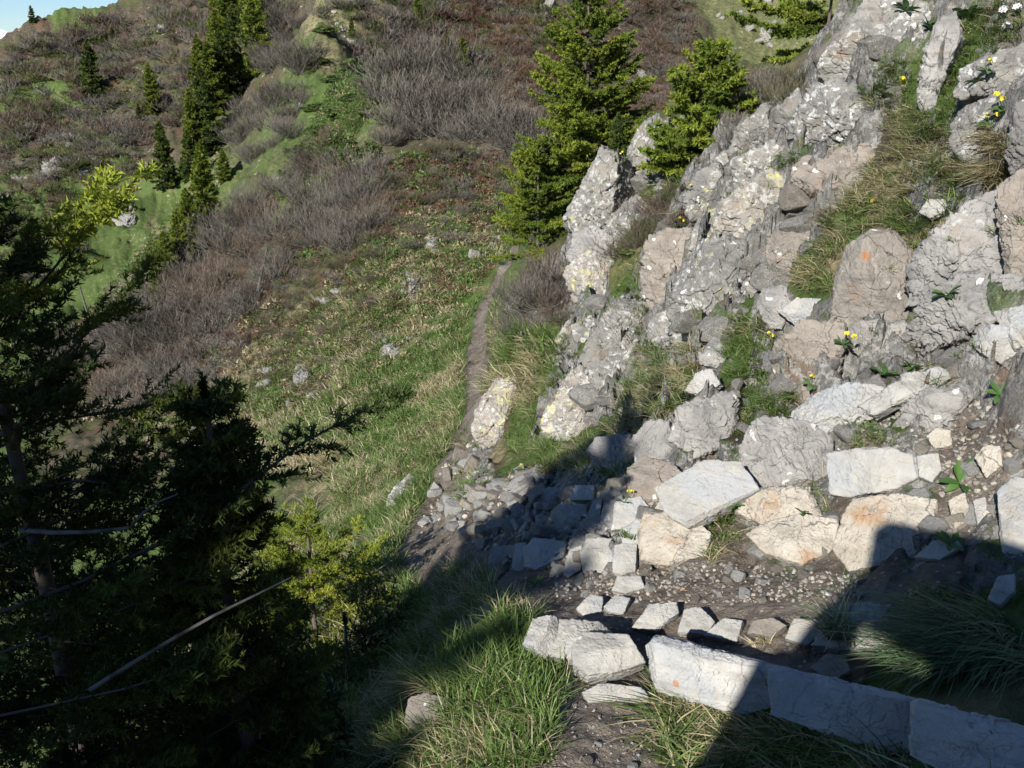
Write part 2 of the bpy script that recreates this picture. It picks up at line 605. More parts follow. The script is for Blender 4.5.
# bedrock breaks into blocks where it comes through the turf
_near = (GH < 13) & (GH > 2.4) & (np.abs(GT) < .72)
_rw = np.clip(Z4[..., 4] * 1.7 - .15, 0, 1) * _near
_pu, _pv, _ = to_px(np.stack([GX, GY, GZ], -1))
_rw = _rw * (1 - .7 * np.clip((_pv - 425) / 35, 0, 1))      # the stepped beds above the path are smoother
_m = _rw > .02
_p = np.stack([GX[_m], GY[_m], GZ[_m]], -1)
_ax = np.array([[.80, .45, -.40], [-.35, .88, .33], [.50, -.12, .86]])
_q = _p @ _ax.T
_q = _q + .025 * np.stack([perlin(_p * 5 + 3, 5), perlin(_p * 5 + 7, 6), perlin(_p * 5 + 11, 7)], -1)
_d = np.zeros(len(_p))
for _f, _am, _sd in ((1.5, .30, 1), (3.6, .17, 2), (9., .06, 3), (22., .02, 4)):
    _id, _of = worley(_q * _f * np.array([.8, 1, 1.5]), _sd)
    _tl = np.stack([np.sin(_id * 91), np.cos(_id * 57), np.sin(_id * 33)], -1)
    _d += _am * ((_id - .5) + .55 * (_of * _tl).sum(-1))
_d = _d * _rw[_m]
GZ[_m] += _d * .9
_sc = .35 * _d / np.maximum(GH[_m], .1)
GX[_m] -= GX[_m] * _sc
GY[_m] -= GY[_m] * _sc


def ground_mat():
    g = N('hillside_soil')
    at = g.n('ShaderNodeAttribute', attribute_name='tint')
    sp = g.n('ShaderNodeSeparateColor')
    g.t.links.new(at.outputs['Color'], sp.inputs[0])
    dirt, green, dry = sp.outputs[0], sp.outputs[1], sp.outputs[2]
    pos = g.pos()
    nfine = g.noise(pos, 22, 6, .65)
    nmid = g.noise(pos, 2.6, 6, .62)
    nbig = g.noise(pos, .45, 6, .62)
    nhuge = g.noise(pos, .11, 5, .6)
    # dirt with chips of stone
    chips = g.voro(pos, 46)
    chipc = g.voro(pos, 46, out='Color')
    sepc = g.n('ShaderNodeSeparateColor')
    g.t.links.new(chipc, sepc.inputs[0])
    chipm = g.math('MULTIPLY', g.step(chips, .34, .26), g.step(sepc.outputs[0], .62, .7))
    dcol = g.mix(g.step(nfine, .3, .7), (.105, .084, .066), (.215, .178, .142))
    dcol = g.mix(g.step(nmid, .4, .65), dcol, (.245, .21, .175))
    dcol = g.mix(chipm, dcol, (.36, .34, .30))
    # green and dry grass seen from afar
    gcol = g.mix(g.step(nfine, .3, .7), (.052, .088, .022), (.12, .175, .052))
    gcol = g.mix(g.step(nbig, .45, .65), gcol, (.10, .14, .042))
    gcol = g.mix(g.math('MULTIPLY', g.step(nmid, .52, .66), .75), gcol, (.23, .19, .10))
    ycol = g.mix(g.step(nfine, .3, .7), (.12, .105, .055), (.38, .32, .19))
    ycol = g.mix(g.step(nmid, .5, .62), ycol, (.09, .13, .038))
    hcol = g.mix(g.step(nmid, .35, .65), (.055, .048, .03), (.135, .112, .08))
    hcol = g.mix(g.step(nbig, .5, .66), hcol, (.13, .078, .05))
    hcol = g.mix(g.math('MULTIPLY', g.step(nhuge, .5, .62), .7), hcol, (.075, .095, .030))
    hcol = g.mix(g.math('MULTIPLY', g.step(nfine, .55, .7), .5), hcol, (.15, .13, .11))

    def sharpen(f):
        n2 = g.math('ADD', f, g.math('MULTIPLY', g.math('SUBTRACT', g.noise(pos, 1.7, 6, .7), .5), .9))
        return g.step(n2, .35, .62)
    col = g.mix(sharpen(green), hcol, gcol)
    col = g.mix(sharpen(dry), col, ycol)
    col = g.mix(g.step(g.math('ADD', dirt, g.math('MULTIPLY', g.math('SUBTRACT', g.noise(pos, 7, 5, .7), .5), .5)), .35, .6), col, dcol)
    # pale stone showing through on the far slopes
    st = g.math('MULTIPLY', g.step(g.noise(pos, .9, 8, .75), .60, .66), g.step(nhuge, .40, .52))
    col = g.mix(g.math('MULTIPLY', st, g.math('SUBTRACT', 1.0, dirt)), col, (.40, .37, .33))
    # bedrock
    rock = at.outputs['Alpha']
    rcol = g.mix(g.step(nmid, .38, .62), (.165, .162, .155), (.26, .248, .225))
    rcol = g.mix(g.math('MULTIPLY', g.step(g.noise(pos, 9, 7, .7), .5, .62), .55), rcol, (.11, .10, .088))
    rcol = g.mix(g.math('MULTIPLY', g.step(g.noise(pos, 5, 6, .6), .56, .66), .6), rcol, (.26, .165, .10))
    lw = g.math('MULTIPLY', g.step(g.noise(pos, 24, 9, .72), .49, .55), g.step(g.noise(pos, 3.1, 6, .66), .44, .52))
    rcol = g.mix(g.math('MULTIPLY', lw, .85), rcol, (.43, .42, .39))
    rcol = g.mix(g.math('MULTIPLY', g.step(g.noise(pos, 2.2, 6, .7), .56, .62), .75), rcol, gcol)
    gn_ = g.n('ShaderNodeSeparateXYZ')
    g.put(gn_.inputs[0], g.n('ShaderNodeNewGeometry').outputs['True Normal'])
    turf = g.step(g.math('ADD', gn_.outputs[2], g.math('MULTIPLY', g.math('SUBTRACT', g.noise(pos, 8, 5, .7), .5), .35)), .80, .92)
    rcol = g.mix(g.math('MULTIPLY', turf, .8), rcol, g.mix(g.step(nmid, .45, .6), gcol, dcol))
    col = g.mix(g.step(g.math('ADD', rock, g.math('MULTIPLY', g.math('SUBTRACT', g.noise(pos, 6, 6, .7), .5), .6)), .30, .42), col, rcol)
    b1 = g.bump(nfine, .9, .03)
    b2 = g.bump(g.noise(pos, 3.2, 8, .75), .8, .16, b1)
    b3 = g.bump(chipm, .5, .012, b2)
    return g.finish(col, .95, b3, .1)


nt, nl = GT.shape
_idx = np.arange(nt * nl).reshape(nt, nl)
_q = np.stack([_idx[:-1, :-1], _idx[:-1, 1:], _idx[1:, 1:], _idx[1:, :-1]], -1).reshape(-1, 4)
hillside = link('hillside', mesh_from('hillside', np.stack([GX, GY, GZ], -1).reshape(-1, 3), _q, ground_mat(), col=Z4[..., [0, 1, 2, 4]].reshape(-1, 4)))
tag(hillside, kind='structure')

# snowy range far beyond the ridge
_ma = np.radians(np.linspace(-75, 40, 420))
_mr = np.linspace(0, 1, 40)
_A, _R = np.meshgrid(_ma, _mr, indexing='ij')
_rad = 5200 + 2600 * _R
_mx, _my = _rad * np.sin(_A), _rad * np.cos(_A)
_prof = np.sin(np.clip(_R * 1.25, 0, 1) * PI * .5)
_mz = -900 + _prof * (900 + 150 + 190 * fbm(xyz(_A * 9, _A * 0 + 3.3), 5, 91)) + 160 * _prof * fbm(xyz(_mx, _my) / 700, 5, 92) - 700 * np.clip((_R - .8) / .2, 0, 1)
g = N('snowy_range')
_nz = g.n('ShaderNodeSeparateXYZ')
g.put(_nz.inputs[0], g.pos())
_sn = g.math('ADD', _nz.outputs[2], g.math('MULTIPLY', g.noise(g.pos(), .004, 6, .6), 500))
snow_m = g.finish(g.mix(g.step(_sn, -60, 120), (.10, .12, .15), (.86, .88, .92)), .8)
_i = np.arange(_A.size).reshape(_A.shape)
_q = np.stack([_i[:-1, :-1], _i[:-1, 1:], _i[1:, 1:], _i[1:, :-1]], -1).reshape(-1, 4)
tag(link('distant_mountains', mesh_from('distant_mountains', np.stack([_mx, _my, _mz], -1).reshape(-1, 3), _q, snow_m)), kind='structure')
import bmesh
# ------------------------------------------------------------------ rock
_ico = {}


def ico(level):
    if level not in _ico:
        bm = bmesh.new()
        bmesh.ops.create_icosphere(bm, subdivisions=level, radius=1)
        bm.verts.ensure_lookup_table()
        V = np.array([v.co[:] for v in bm.verts])
        F = np.array([[v.index for v in f.verts] for f in bm.faces])
        bm.free()
        _ico[level] = (V / np.linalg.norm(V, axis=1, keepdims=True), F)
    return _ico[level]


def rock_mat(name, lich_white=.5, lich_yellow=0., base=((.20, .19, .175), (.29, .255, .215)), stain=.25, stainc=(.25, .15, .085), pale=0., orange=None, dots=.5, ribs=False):
    g = N(name)
    pos0 = g.pos()
    oi = g.n('ShaderNodeObjectInfo')
    add = g.n('ShaderNodeVectorMath', operation='ADD')
    g.put(add.inputs[0], pos0)
    cmb = g.n('ShaderNodeCombineXYZ')
    r37 = g.math('MULTIPLY', oi.outputs['Random'], 37.0)
    g.put(cmb.inputs[0], r37)
    g.put(cmb.inputs[1], g.math('MULTIPLY', oi.outputs['Random'], 91.0))
    g.put(add.inputs[1], cmb.outputs[0])
    pos = add.outputs[0]
    n1 = g.noise(pos, 3.2, 8, .62)
    n2 = g.noise(pos, 14, 8, .7)
    n3 = g.noise(pos, 70, 5, .7)
    strat = g.noise(g.scale(pos, (2, 2, 22), (.35, .5, 0)), 1.6, 6, .6, .4)
    col = g.mix(g.step(n1, .36, .62), base[0], base[1])
    col = g.mix(g.math('MULTIPLY', g.step(strat, .5, .64), .5), col, tuple(c * .62 for c in base[0]))
    col = g.mix(g.math('MULTIPLY', g.step(n2, .35, .68), .35), col, tuple(min(1, c * 1.5) for c in base[1]))
    if pale:
        col = g.mix(g.math('MULTIPLY', g.step(g.noise(pos, 5, 7, .6, .6), .46, .64), .8), col, (.33, .345, .355))
        col = g.mix(g.math('MULTIPLY', g.step(g.noise(g.scale(pos, (30, 30, 3)), 1.0, 5, .6), .55, .66), .30), col, (.42, .36, .27))
        col = g.mix(g.math('MULTIPLY', g.step(n3, .58, .72), .4), col, (.22, .20, .18))
    col = g.mix(g.math('MULTIPLY', g.step(g.noise(pos, 4.3, 7, .68), .60 - .14 * stain, .72), min(1, stain * 2)), col, stainc)
    # hairline cracks
    wv = g.n('ShaderNodeVectorMath', operation='ADD')
    g.put(wv.inputs[0], pos)
    sc_ = g.n('ShaderNodeVectorMath', operation='SCALE')
    g.put(sc_.inputs[0], g.noise(pos, 6, 4, .6, col=True))
    sc_.inputs['Scale'].default_value = .16
    g.put(wv.inputs[1], sc_.outputs[0])
    crack = g.step(g.voro(wv.outputs[0], 3.4, 'DISTANCE_TO_EDGE'), .012, .001)
    crack = g.math('MULTIPLY', crack, g.step(n1, .42, .55))
    col = g.mix(g.math('MULTIPLY', crack, .2 if pale else .6), col, (.045, .04, .035))
    if lich_yellow:
        ly = g.math('MULTIPLY', g.step(n2, .50, .58), g.step(g.noise(pos, 3.7, 5, .6), .60 - .22 * lich_yellow, .68 - .2 * lich_yellow))
        col = g.mix(g.math('MULTIPLY', ly, .85), col, (.47, .46, .19))
    if lich_white:
        lw = g.math('MULTIPLY', g.step(g.noise(pos, 21, 9, .72), .52, .575), g.step(g.noise(pos, 2.9, 6, .66), .66 - .26 * lich_white, .72 - .26 * lich_white))
        col = g.mix(g.math('MULTIPLY', lw, .9), col, (.43, .425, .40))
        dk = g.math('MULTIPLY', g.step(g.noise(pos, 34, 7, .7), .60, .66), g.step(g.noise(pos, 5.5, 5, .6), .5, .58))
        col = g.mix(g.math('MULTIPLY', dk, .7), col, (.055, .052, .048))
    if dots:
        vc = g.n('ShaderNodeSeparateColor')
        g.t.links.new(g.voro(wv.outputs[0], 19, out='Color'), vc.inputs[0])
        dm = g.math('MULTIPLY', g.step(g.voro(wv.outputs[0], 19), .30, .22), g.step(vc.outputs[0], 1.0 - .32 * dots, 1.02 - .32 * dots))
        col = g.mix(dm, col, (.56, .55, .52))
    if orange:
        (ox, oy, oz), orad = orange
        vd = g.n('ShaderNodeVectorMath', operation='DISTANCE')
        g.put(vd.inputs[0], pos0)
        vd.inputs[1].default_value = (ox, oy, oz)
        f = g.math('ADD', vd.outputs['Value'], g.math('MULTIPLY', g.math('SUBTRACT', g.noise(pos0, 30, 5, .7), .5), orad * 2.6))
        col = g.mix(g.math('MULTIPLY', g.step(f, orad, orad * .55), .85), col, (.36, .17, .085))
    b = g.bump(n1, .6, .05)
    if ribs:
        b = g.bump(g.noise(g.scale(pos, (26, 26, 2.2), (.12, .1, 0)), 1.0, 4, .55), .9, .03, b)
    b = g.bump(n2, .75, .018, b)
    b = g.bump(strat, .45, .02, b)
    b = g.bump(n3, .6, .004, b)
    b = g.bump(g.math('SUBTRACT', 1.0, crack), .2 if pale else .45, .01, b)
    return g.finish(col, .9, b, .2)


RM = {
    'lichen': rock_mat('rock_lichen_white', .86, .10, ((.14, .138, .13), (.235, .22, .195))),
    'yellow': rock_mat('rock_lichen_yellow', .75, .5),
    'brown': rock_mat('rock_brown', .3, .0, ((.175, .155, .135), (.25, .22, .185)), .4, dots=.35),
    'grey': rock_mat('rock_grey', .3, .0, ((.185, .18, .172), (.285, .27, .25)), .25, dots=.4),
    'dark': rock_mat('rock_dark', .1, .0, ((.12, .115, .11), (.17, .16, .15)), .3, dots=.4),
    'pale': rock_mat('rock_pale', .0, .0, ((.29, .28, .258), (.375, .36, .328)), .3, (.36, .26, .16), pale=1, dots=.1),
    'cream': rock_mat('rock_cream', .0, .0, ((.33, .295, .24), (.41, .375, .315)), .42, (.36, .20, .095), pale=.0, dots=.0, ribs=True),
    'kerb': rock_mat('rock_kerb', .25, .0, ((.33, .325, .31), (.43, .42, .395)), .38, (.22, .185, .145), pale=1, dots=0),
}


def hull(P):
    pts = sorted(map(tuple, P))

    def half(it):
        h = []
        for p in it:
            while len(h) >= 2 and (h[-1][0] - h[-2][0]) * (p[1] - h[-2][1]) - (h[-1][1] - h[-2][1]) * (p[0] - h[-2][0]) <= 0:
                h.pop()
            h.append(p)
        return h
    a, b = half(pts), half(pts[::-1])
    return np.array(a[:-1] + b[:-1])


def carve(V, planes):
    """scale star-shaped vertices onto the convex body cut by the planes (n, d)"""
    Nn = np.array([p[0] for p in planes])
    D = np.array([p[1] for p in planes])
    dots = V @ Nn.T
    with np.errstate(divide='ignore', invalid='ignore'):
        s = np.where(dots > 1e-6, D / dots, 1e9)
    return V * s.min(1)[:, None]


def roughen(V, size, amp, seed, strat=None, blk=0.):
    nrm = V / np.maximum(np.linalg.norm(V, axis=1, keepdims=True), 1e-9)
    q = V / size
    d = amp * size * (0.55 * fbm(q * 2.6 + seed, 5, seed) + 0.35 * fbm(q * 9 + seed, 3, seed + 3))
    if strat is not None:
        f = fbm(np.stack([q @ strat[0] * 1.2, q @ strat[1] * 1.2, q @ strat[2] * 9], -1) + seed, 4, seed + 8)
        d += amp * size * .5 * np.round(f * 4) / 4
    if blk:
        B_ = q if strat is None else np.stack([q @ strat[0], q @ strat[1], q @ strat[2] * 1.6], -1)
        B_ = B_ + .035 * np.stack([perlin(q * 4 + seed, 1), perlin(q * 4 + seed + 5, 2), perlin(q * 4 + seed + 9, 3)], -1)
        for f_, a_ in ((1.3, 1.0), (3.1, .6), (7., .3), (16, .1)):
            id_, of_ = worley(B_ * f_ + seed * 3.1, seed)
            tl_ = np.stack([np.sin(id_ * 91), np.cos(id_ * 57), np.sin(id_ * 33)], -1)
            d += blk * size * a_ * ((id_ - .5) * 1.3 + .6 * (of_ * tl_).sum(-1))
    cr = perlin(q * 3.1 + seed * 1.7, seed + 5)
    d -= amp * size * 1.1 * np.exp(-(cr / .035) ** 2)
    return V + nrm * d[:, None]


def rot_from(n):
    n = n / np.linalg.norm(n)
    a = np.cross([0, 0, 1.0], n)
    a /= np.linalg.norm(a)
    return a, np.cross(n, a), n


def rock(name, label, cat, poly, mat, seed=1, thick=.45, back=.6, dist=None, face=None, amp=.05, fronts=3, chamfer=.22, group=None, tiltk=.34, lift=None, level=None, blk=None, grow=1.1):
    """an outlined rock: real size from where it lies on the slope, cut from flat facets, then weathered"""
    rg = np.random.default_rng(seed * 13 + 5)
    P = np.array(poly, float)
    c = P.mean(0)
    P = c + (P - c) * grow
    us = c + (P - c) * .45
    pp, dd = hit(np.append(us[:, 0], c[0]), np.append(us[:, 1], c[1]))
    med = np.nanmedian(dd)
    spx = math.sqrt(np.ptp(P[:, 0]) * np.ptp(P[:, 1])) / 2
    if face is None or dist is None:
        if lift is None:
            lift = .16 * spx * med / F_PX
        dist = (med if dist is None else min(dist, med)) - lift
    if blk is None:
        blk = .085 if cat in ('crag', 'outcrop', 'ledge', 'slab') and face is None else .02
    p0 = ray(c[0], c[1]) * dist
    if face is None:
        gn = gnormal(np.array([p0[0]]), np.array([p0[1]]))[0]
        tc = -p0 / np.linalg.norm(p0)
        face = .45 * gn + .75 * tc
    a, b, n = rot_from(np.asarray(face, float))
    rr = ray(P[:, 0], P[:, 1])
    den = rr @ n
    w = rr * ((p0 @ n) / den)[:, None] - p0
    q = np.stack([w @ a, w @ b], 1)
    off = q.mean(0)
    h = hull(q - off)
    p0 = p0 + a * off[0] + b * off[1]
    ext = (h.max(0) - h.min(0)) / 2
    size = float(np.sqrt(ext[0] * ext[1]))
    T, B = thick * size, back * size
    planes = []
    for i in range(len(h)):
        x, y = h[i], h[(i + 1) % len(h)]
        e = np.array([y[1] - x[1], -(y[0] - x[0])])
        L = np.linalg.norm(e)
        if L < 1e-6: continue
        e /= L
        d = e @ x
        if d <= 0: d = 1e-3
        planes.append((np.array([e[0], e[1], 0]), d))
        t = rg.uniform(.5, 1.0)
        nn = np.array([e[0] * math.cos(t), e[1] * math.cos(t), math.sin(t)])
        k = rg.uniform(.3, 1.0) * chamfer * size
        planes.append((nn, max(.05 * size, (d - k) * math.cos(t) + T * math.sin(t))))
    for i in range(fronts):
        lat = rg.normal(0, tiltk, 2)
        nn = np.array([lat[0], lat[1], 1.0])
        nn /= np.linalg.norm(nn)
        planes.append((nn, T * rg.uniform(.85, 1.15)))
    planes.append((np.array([0, 0, -1.0]), B))
    if level is None:
        px = size * F_PX / dist
        level = 7 if px > 38 else 6 if px > 14 else 5 if px > 6 else 4
    V, F = ico(level)
    V = carve(V * np.array([ext[0], ext[1], (T + B) / 2]), planes)
    V = V @ np.stack([a, b, n])          # to world axes
    sd = np.array([.55, -.35, .76])
    sa, sb, sn = rot_from(sd)
    V = roughen(V, size, amp, seed, (sa, sb, sn), blk)
    o = link(name, mesh_from(name, V, F, mat if not isinstance(mat, str) else RM[mat]), loc=p0)
    tag(o, label, cat, group)
    return o


def at(u, v, d):
    return ray(u, v) * d

# --- crags and slabs of the near spur
LIST = [
 ('rock_outcrop', 'tall pale crag rising between the big spruce and the young spruce, overhanging at its left', 'crag', [(572,221),(578,206),(590,198),(597,172),(606,152),(618,158),(620,185),(612,215),(598,233),(580,230)], 'lichen', dict(thick=.5, back=1.2, dist=9.0)),
 ('rock_outcrop', 'broken grey rock tying the foot of the tall pale crag to the spur', 'outcrop', [(600,240),(612,214),(636,200),(654,216),(640,246),(612,258)], 'lichen', dict(thick=.35, back=1.2, dist=8.7)),
 ('rock_outcrop', 'low grey rock between the tall pale crag and the angular yellowish crag', 'outcrop', [(570,262),(576,236),(596,228),(612,240),(606,262),(588,268)], 'grey', dict(thick=.35, back=1.2, dist=8.6)),
 ('rock_outcrop', 'pointed pale rock topping the crag just left of the young spruce', 'crag', [(629,165),(634,138),(645,124),(656,119),(664,132),(660,160),(650,182),(634,178)], 'lichen', dict(thick=.5, back=1.2, dist=9.5)),
 ('rock_outcrop', 'pointed grey spike of rock standing in front of bare twigs', 'crag', [(733,152),(740,132),(758,118),(765,107),(776,108),(778,125),(770,142),(750,158),(735,162)], 'lichen', dict(thick=.5, back=1.0, dist=7.4)),
 ('boulder', 'small rounded pale rock below the grey spike', 'boulder', [(711,182),(714,165),(722,152),(732,150),(736,162),(724,178)], 'lichen', dict(dist=7.35, back=1.2)),
 ('rock_outcrop', 'grey lichened shelf between the spike and the sloping slab', 'slab', [(736,162),(770,144),(800,150),(802,176),(766,174),(738,192)], 'lichen', dict(thick=.35, dist=6.85, back=1.0)),
 ('rock_outcrop', 'upright pale rock right of the pointed grey spike', 'crag', [(776,132),(785,106),(800,94),(813,110),(807,142),(790,152)], 'lichen', dict(thick=.45, dist=6.95, back=1.2)),
 ('rock_outcrop', 'pale rock at the left end of the crest under the young spruce', 'crag', [(686,200),(698,172),(714,164),(723,186),(713,214),(694,220)], 'lichen', dict(thick=.45, dist=7.0, back=1.2)),
 ('rock_outcrop', 'sloping slab with yellow green lichen under the grey spike', 'slab', [(720,222),(724,208),(745,188),(770,170),(800,154),(806,185),(797,208),(782,228),(760,243),(730,238)], 'yellow', dict(thick=.28, dist=6.25, back=.9)),
 ('rock_outcrop', 'narrow pale pillar at the lower left of the lichen slab', 'slab', [(688,255),(697,228),(704,214),(722,212),(728,238),(716,270),(700,285)], 'lichen', dict(thick=.4, dist=6.35, back=.9)),
 ('rock_outcrop', 'squarish brown and white pillar left of the broad grey outcrop', 'crag', [(646,264),(653,242),(668,236),(690,233),(688,262),(676,305),(652,312),(644,290)], 'brown', dict(thick=.45, back=1.0, dist=6.75)),
 ('rock_outcrop', 'broad grey cracked outcrop under the yellow lichen slab', 'crag', [(668,300),(683,262),(703,238),(740,238),(770,262),(760,285),(732,308),(716,332),(694,348),(672,332)], 'lichen', dict(thick=.3, dist=6.0, amp=.075, fronts=5)),
 ('rock_outcrop', 'brownish broken slab between the lichen slab and the grassy slope', 'slab', [(755,262),(775,235),(800,215),(832,222),(836,245),(810,262),(782,278),(762,285)], 'brown', dict(thick=.22, dist=5.65, amp=.07, fronts=4)),
 ('boulder', 'dark jagged foot of the broad grey outcrop', 'boulder', [(648,322),(668,312),(694,342),(684,355),(660,348),(649,338)], 'lichen', dict(dist=6.15)),
 ('boulder', 'white spotted rock at the right end of the broad outcrop', 'boulder', [(757,304),(765,292),(786,288),(792,308),(782,327),(768,327)], 'grey', dict(lift=.06)),
 ('boulder', 'smooth pale rock right of the white spotted one', 'boulder', [(780,311),(798,299),(818,299),(812,318),(795,323)], 'pale', dict(lift=.05)),
 ('boulder', 'small cracked grey rock alone in the grass', 'boulder', [(701,354),(712,336),(727,339),(730,356),(718,368),(703,364)], 'grey', dict(lift=.06)),
 ('boulder', 'pale rounded rock in the grass below the cracked one', 'boulder', [(687,391),(697,375),(712,371),(719,384),(706,396)], 'pale', dict(lift=.05)),
 ('rock_outcrop', 'grey brown rock wall left of the leaning flat stone, capped with yellow flowers', 'outcrop', [(764,398),(772,360),(782,340),(800,328),(838,322),(844,346),(828,378),(806,398)], 'brown', dict(thick=.35, dist=4.68)),
 ('rock_outcrop', 'low grey wall of rock left of the tussock at mid slope', 'outcrop', [(672,436),(680,410),(702,402),(730,396),(736,420),(728,446),(692,455)], 'grey', dict(thick=.35, lift=.1)),
 ('boulder', 'rounded brown boulder with orange lichen near its top', 'boulder', [(833,324),(838,282),(848,252),(866,240),(894,239),(907,255),(910,298),(901,324),(870,322),(846,330)], 'brown', dict(thick=.5, dist=4.55, amp=.035, chamfer=.35, back=.8)),
 ('rock_outcrop', 'rough ledge directly under the boulder with orange lichen', 'outcrop', [(836,335),(862,322),(902,322),(908,342),(880,360),(850,354)], 'grey', dict(dist=4.45)),
 ('rock_outcrop', 'big slanting grey slab with white spots at the right side', 'slab', [(910,302),(914,268),(930,238),(965,206),(1003,190),(1010,240),(1004,278),(968,288),(935,300)], 'grey', dict(thick=.25, dist=4.42, fronts=4, tiltk=.2)),
 ('rock_outcrop', 'tall angular rock at the right edge above the fractured ledge', 'crag', [(1001,190),(1024,176),(1050,195),(1050,275),(1012,274),(1002,235)], 'brown', dict(dist=4.3)),
 ('rock_outcrop', 'dark upright rock at the right edge below the yellow flowers', 'crag', [(1010,155),(1020,112),(1045,100),(1048,180),(1014,176)], 'dark', dict(dist=4.6)),
 ('rock_outcrop', 'fractured pale grey ledge right of the orange lichened boulder', 'ledge', [(898,338),(928,302),(965,280),(1012,276),(1032,300),(1004,322),(960,337),(918,352)], 'grey', dict(thick=.3, dist=4.2, amp=.08, fronts=5)),
 ('boulder', 'pale angular block wedged under the fractured ledge', 'boulder', [(972,340),(980,326),(1006,328),(1018,350),(1000,362),(984,354)], 'pale', dict(lift=.1)),
 ('boulder', 'pale block at the right edge beside the fractured ledge', 'boulder', [(996,314),(1024,306),(1040,345),(1016,348)], 'pale', dict(lift=.12)),
 ('boulder', 'great white lichened boulder at the top of the spur', 'boulder', [(822,64),(845,38),(865,6),(888,-12),(910,4),(928,14),(932,38),(906,60),(882,88),(864,94),(838,82),(824,74)], 'lichen', dict(thick=.4, dist=6.55, amp=.06, back=.9, fronts=4)),
 ('rock_outcrop', 'cracked pale rock directly under the great white boulder', 'crag', [(794,140),(796,114),(806,92),(832,82),(866,90),(882,108),(882,126),(860,142),(832,152),(802,160)], 'lichen', dict(thick=.35, dist=6.15, amp=.08, fronts=5)),
 ('rock_outcrop', 'brown faced lower step of the cracked pale rock', 'crag', [(793,168),(808,156),(834,148),(864,148),(880,166),(874,188),(846,198),(812,196),(797,184)], 'brown', dict(thick=.35, dist=5.95, fronts=4)),
 ('rock_outcrop', 'narrow tall grey rib right of the great white boulder', 'crag', [(919,102),(924,62),(938,26),(954,19),(960,40),(946,72),(936,102),(926,112)], 'grey', dict(thick=.5, dist=5.95, back=1.0)),
 ('boulder', 'grey rock under the highest yellow flowers at upper right', 'boulder', [(958,92),(966,70),(1000,55),(1040,40),(1040,78),(1002,90),(968,100)], 'lichen', dict(dist=5.35)),
 ('boulder', 'blocky pale rock set in dry grass at upper right', 'boulder', [(951,126),(960,112),(1000,98),(1014,130),(996,156),(974,164),(957,150)], 'lichen', dict(dist=5.1, thick=.5)),
 ('boulder', 'small pale rock lying in the grass above the slanting slab', 'boulder', [(919,212),(928,200),(945,201),(949,213),(932,219)], 'pale', dict(lift=.05)),
 ('rock_outcrop', 'angular yellowish crag overlooking the bare brown shrubs by the trail', 'crag', [(568,278),(580,257),(592,252),(613,264),(614,290),(606,314),(590,310),(573,294)], 'yellow', dict(thick=.5, dist=8.3, back=1.0)),
 ('boulder', 'mossy block under the angular yellowish crag', 'boulder', [(573,327),(590,316),(602,328),(594,352),(577,348)], 'lichen', dict(dist=7.8, back=1.0)),
 ('boulder', 'small yellow lichened block at the left of the mossy block', 'boulder', [(555,341),(566,327),(573,335),(567,349)], 'yellow', dict(dist=7.9, back=1.0)),
 ('rock_outcrop', 'long slanting rib of grey rock below the angular yellowish crag', 'slab', [(583,362),(600,328),(613,304),(628,288),(642,308),(634,350),(626,378),(600,388)], 'lichen', dict(thick=.35, dist=7.05)),
 ('rock_outcrop', 'wide slab streaked with yellow lichen above the tip of the shadow', 'slab', [(543,426),(558,396),(584,362),(618,372),(622,397),(602,427),(576,440),(550,434)], 'yellow', dict(thick=.28, dist=6.75)),
 ('rock_outcrop', 'upright lichened rock standing beside the trail bend', 'crag', [(477,428),(485,406),(500,384),(517,382),(519,395),(511,412),(506,442),(499,464),(484,452),(478,438)], 'yellow', dict(thick=.5, dist=8.4, back=.8)),
 ('boulder', 'grey rock at the top of the pointed shadow', 'boulder', [(590,452),(598,440),(630,437),(634,452),(620,468),(594,468)], 'grey', dict(lift=.15)),
 ('boulder', 'grey upright block right of the pointed shadow', 'boulder', [(633,438),(650,424),(670,424),(673,450),(656,468),(637,464)], 'grey', dict(lift=.15)),
 ('boulder', 'flat pale rock on the grass slope left of the trail', 'boulder', [(387,517),(392,492),(408,475),(416,481),(411,502),(398,522)], 'lichen', dict(lift=.1, thick=.35)),
 # --- rocks above the ledge
 ('boulder', 'big pale slab leaning loose above the ledge with a dark gap under it', 'slab', [(661,490),(705,465),(738,466),(755,491),(690,525),(671,513)], 'pale', dict(thick=.2, dist=3.68, amp=.02, back=.3, face=(-.42, -.60, .68), fronts=2, tiltk=.1, chamfer=.06, grow=1.12)),
 ('boulder', 'brown block behind the big leaning slab', 'boulder', [(630,472),(645,459),(670,464),(684,480),(674,502),(640,507),(631,492)], 'brown', dict(lift=.12)),
 ('boulder', 'cream block under the big leaning slab', 'boulder', [(643,537),(650,517),(690,519),(708,535),(704,557),(670,566),(646,561)], 'cream', dict(lift=.12, amp=.03, thick=.4, chamfer=.12)),
 ('boulder', 'grey jointed block left of the cream block', 'boulder', [(622,532),(640,520),(649,525),(648,547),(628,549)], 'pale', dict(lift=.1)),
 ('boulder', 'squared pale block at the left end of the jointed row', 'block', [(525,549),(535,540),(566,544),(564,573),(540,572),(526,567)], 'pale', dict(lift=.12, amp=.03, chamfer=.1)),
 ('boulder', 'second squared block from the left in the jointed row', 'block', [(563,574),(570,551),(582,547),(581,570),(569,577)], 'pale', dict(lift=.12, amp=.03, chamfer=.1)),
 ('boulder', 'largest flat faced block in the jointed row', 'block', [(581,552),(588,540),(611,540),(613,571),(584,574)], 'pale', dict(lift=.12, amp=.03, chamfer=.1)),
 ('boulder', 'right end block of the jointed row', 'block', [(613,572),(615,546),(636,544),(635,571),(622,575)], 'pale', dict(lift=.12, amp=.03, chamfer=.1)),
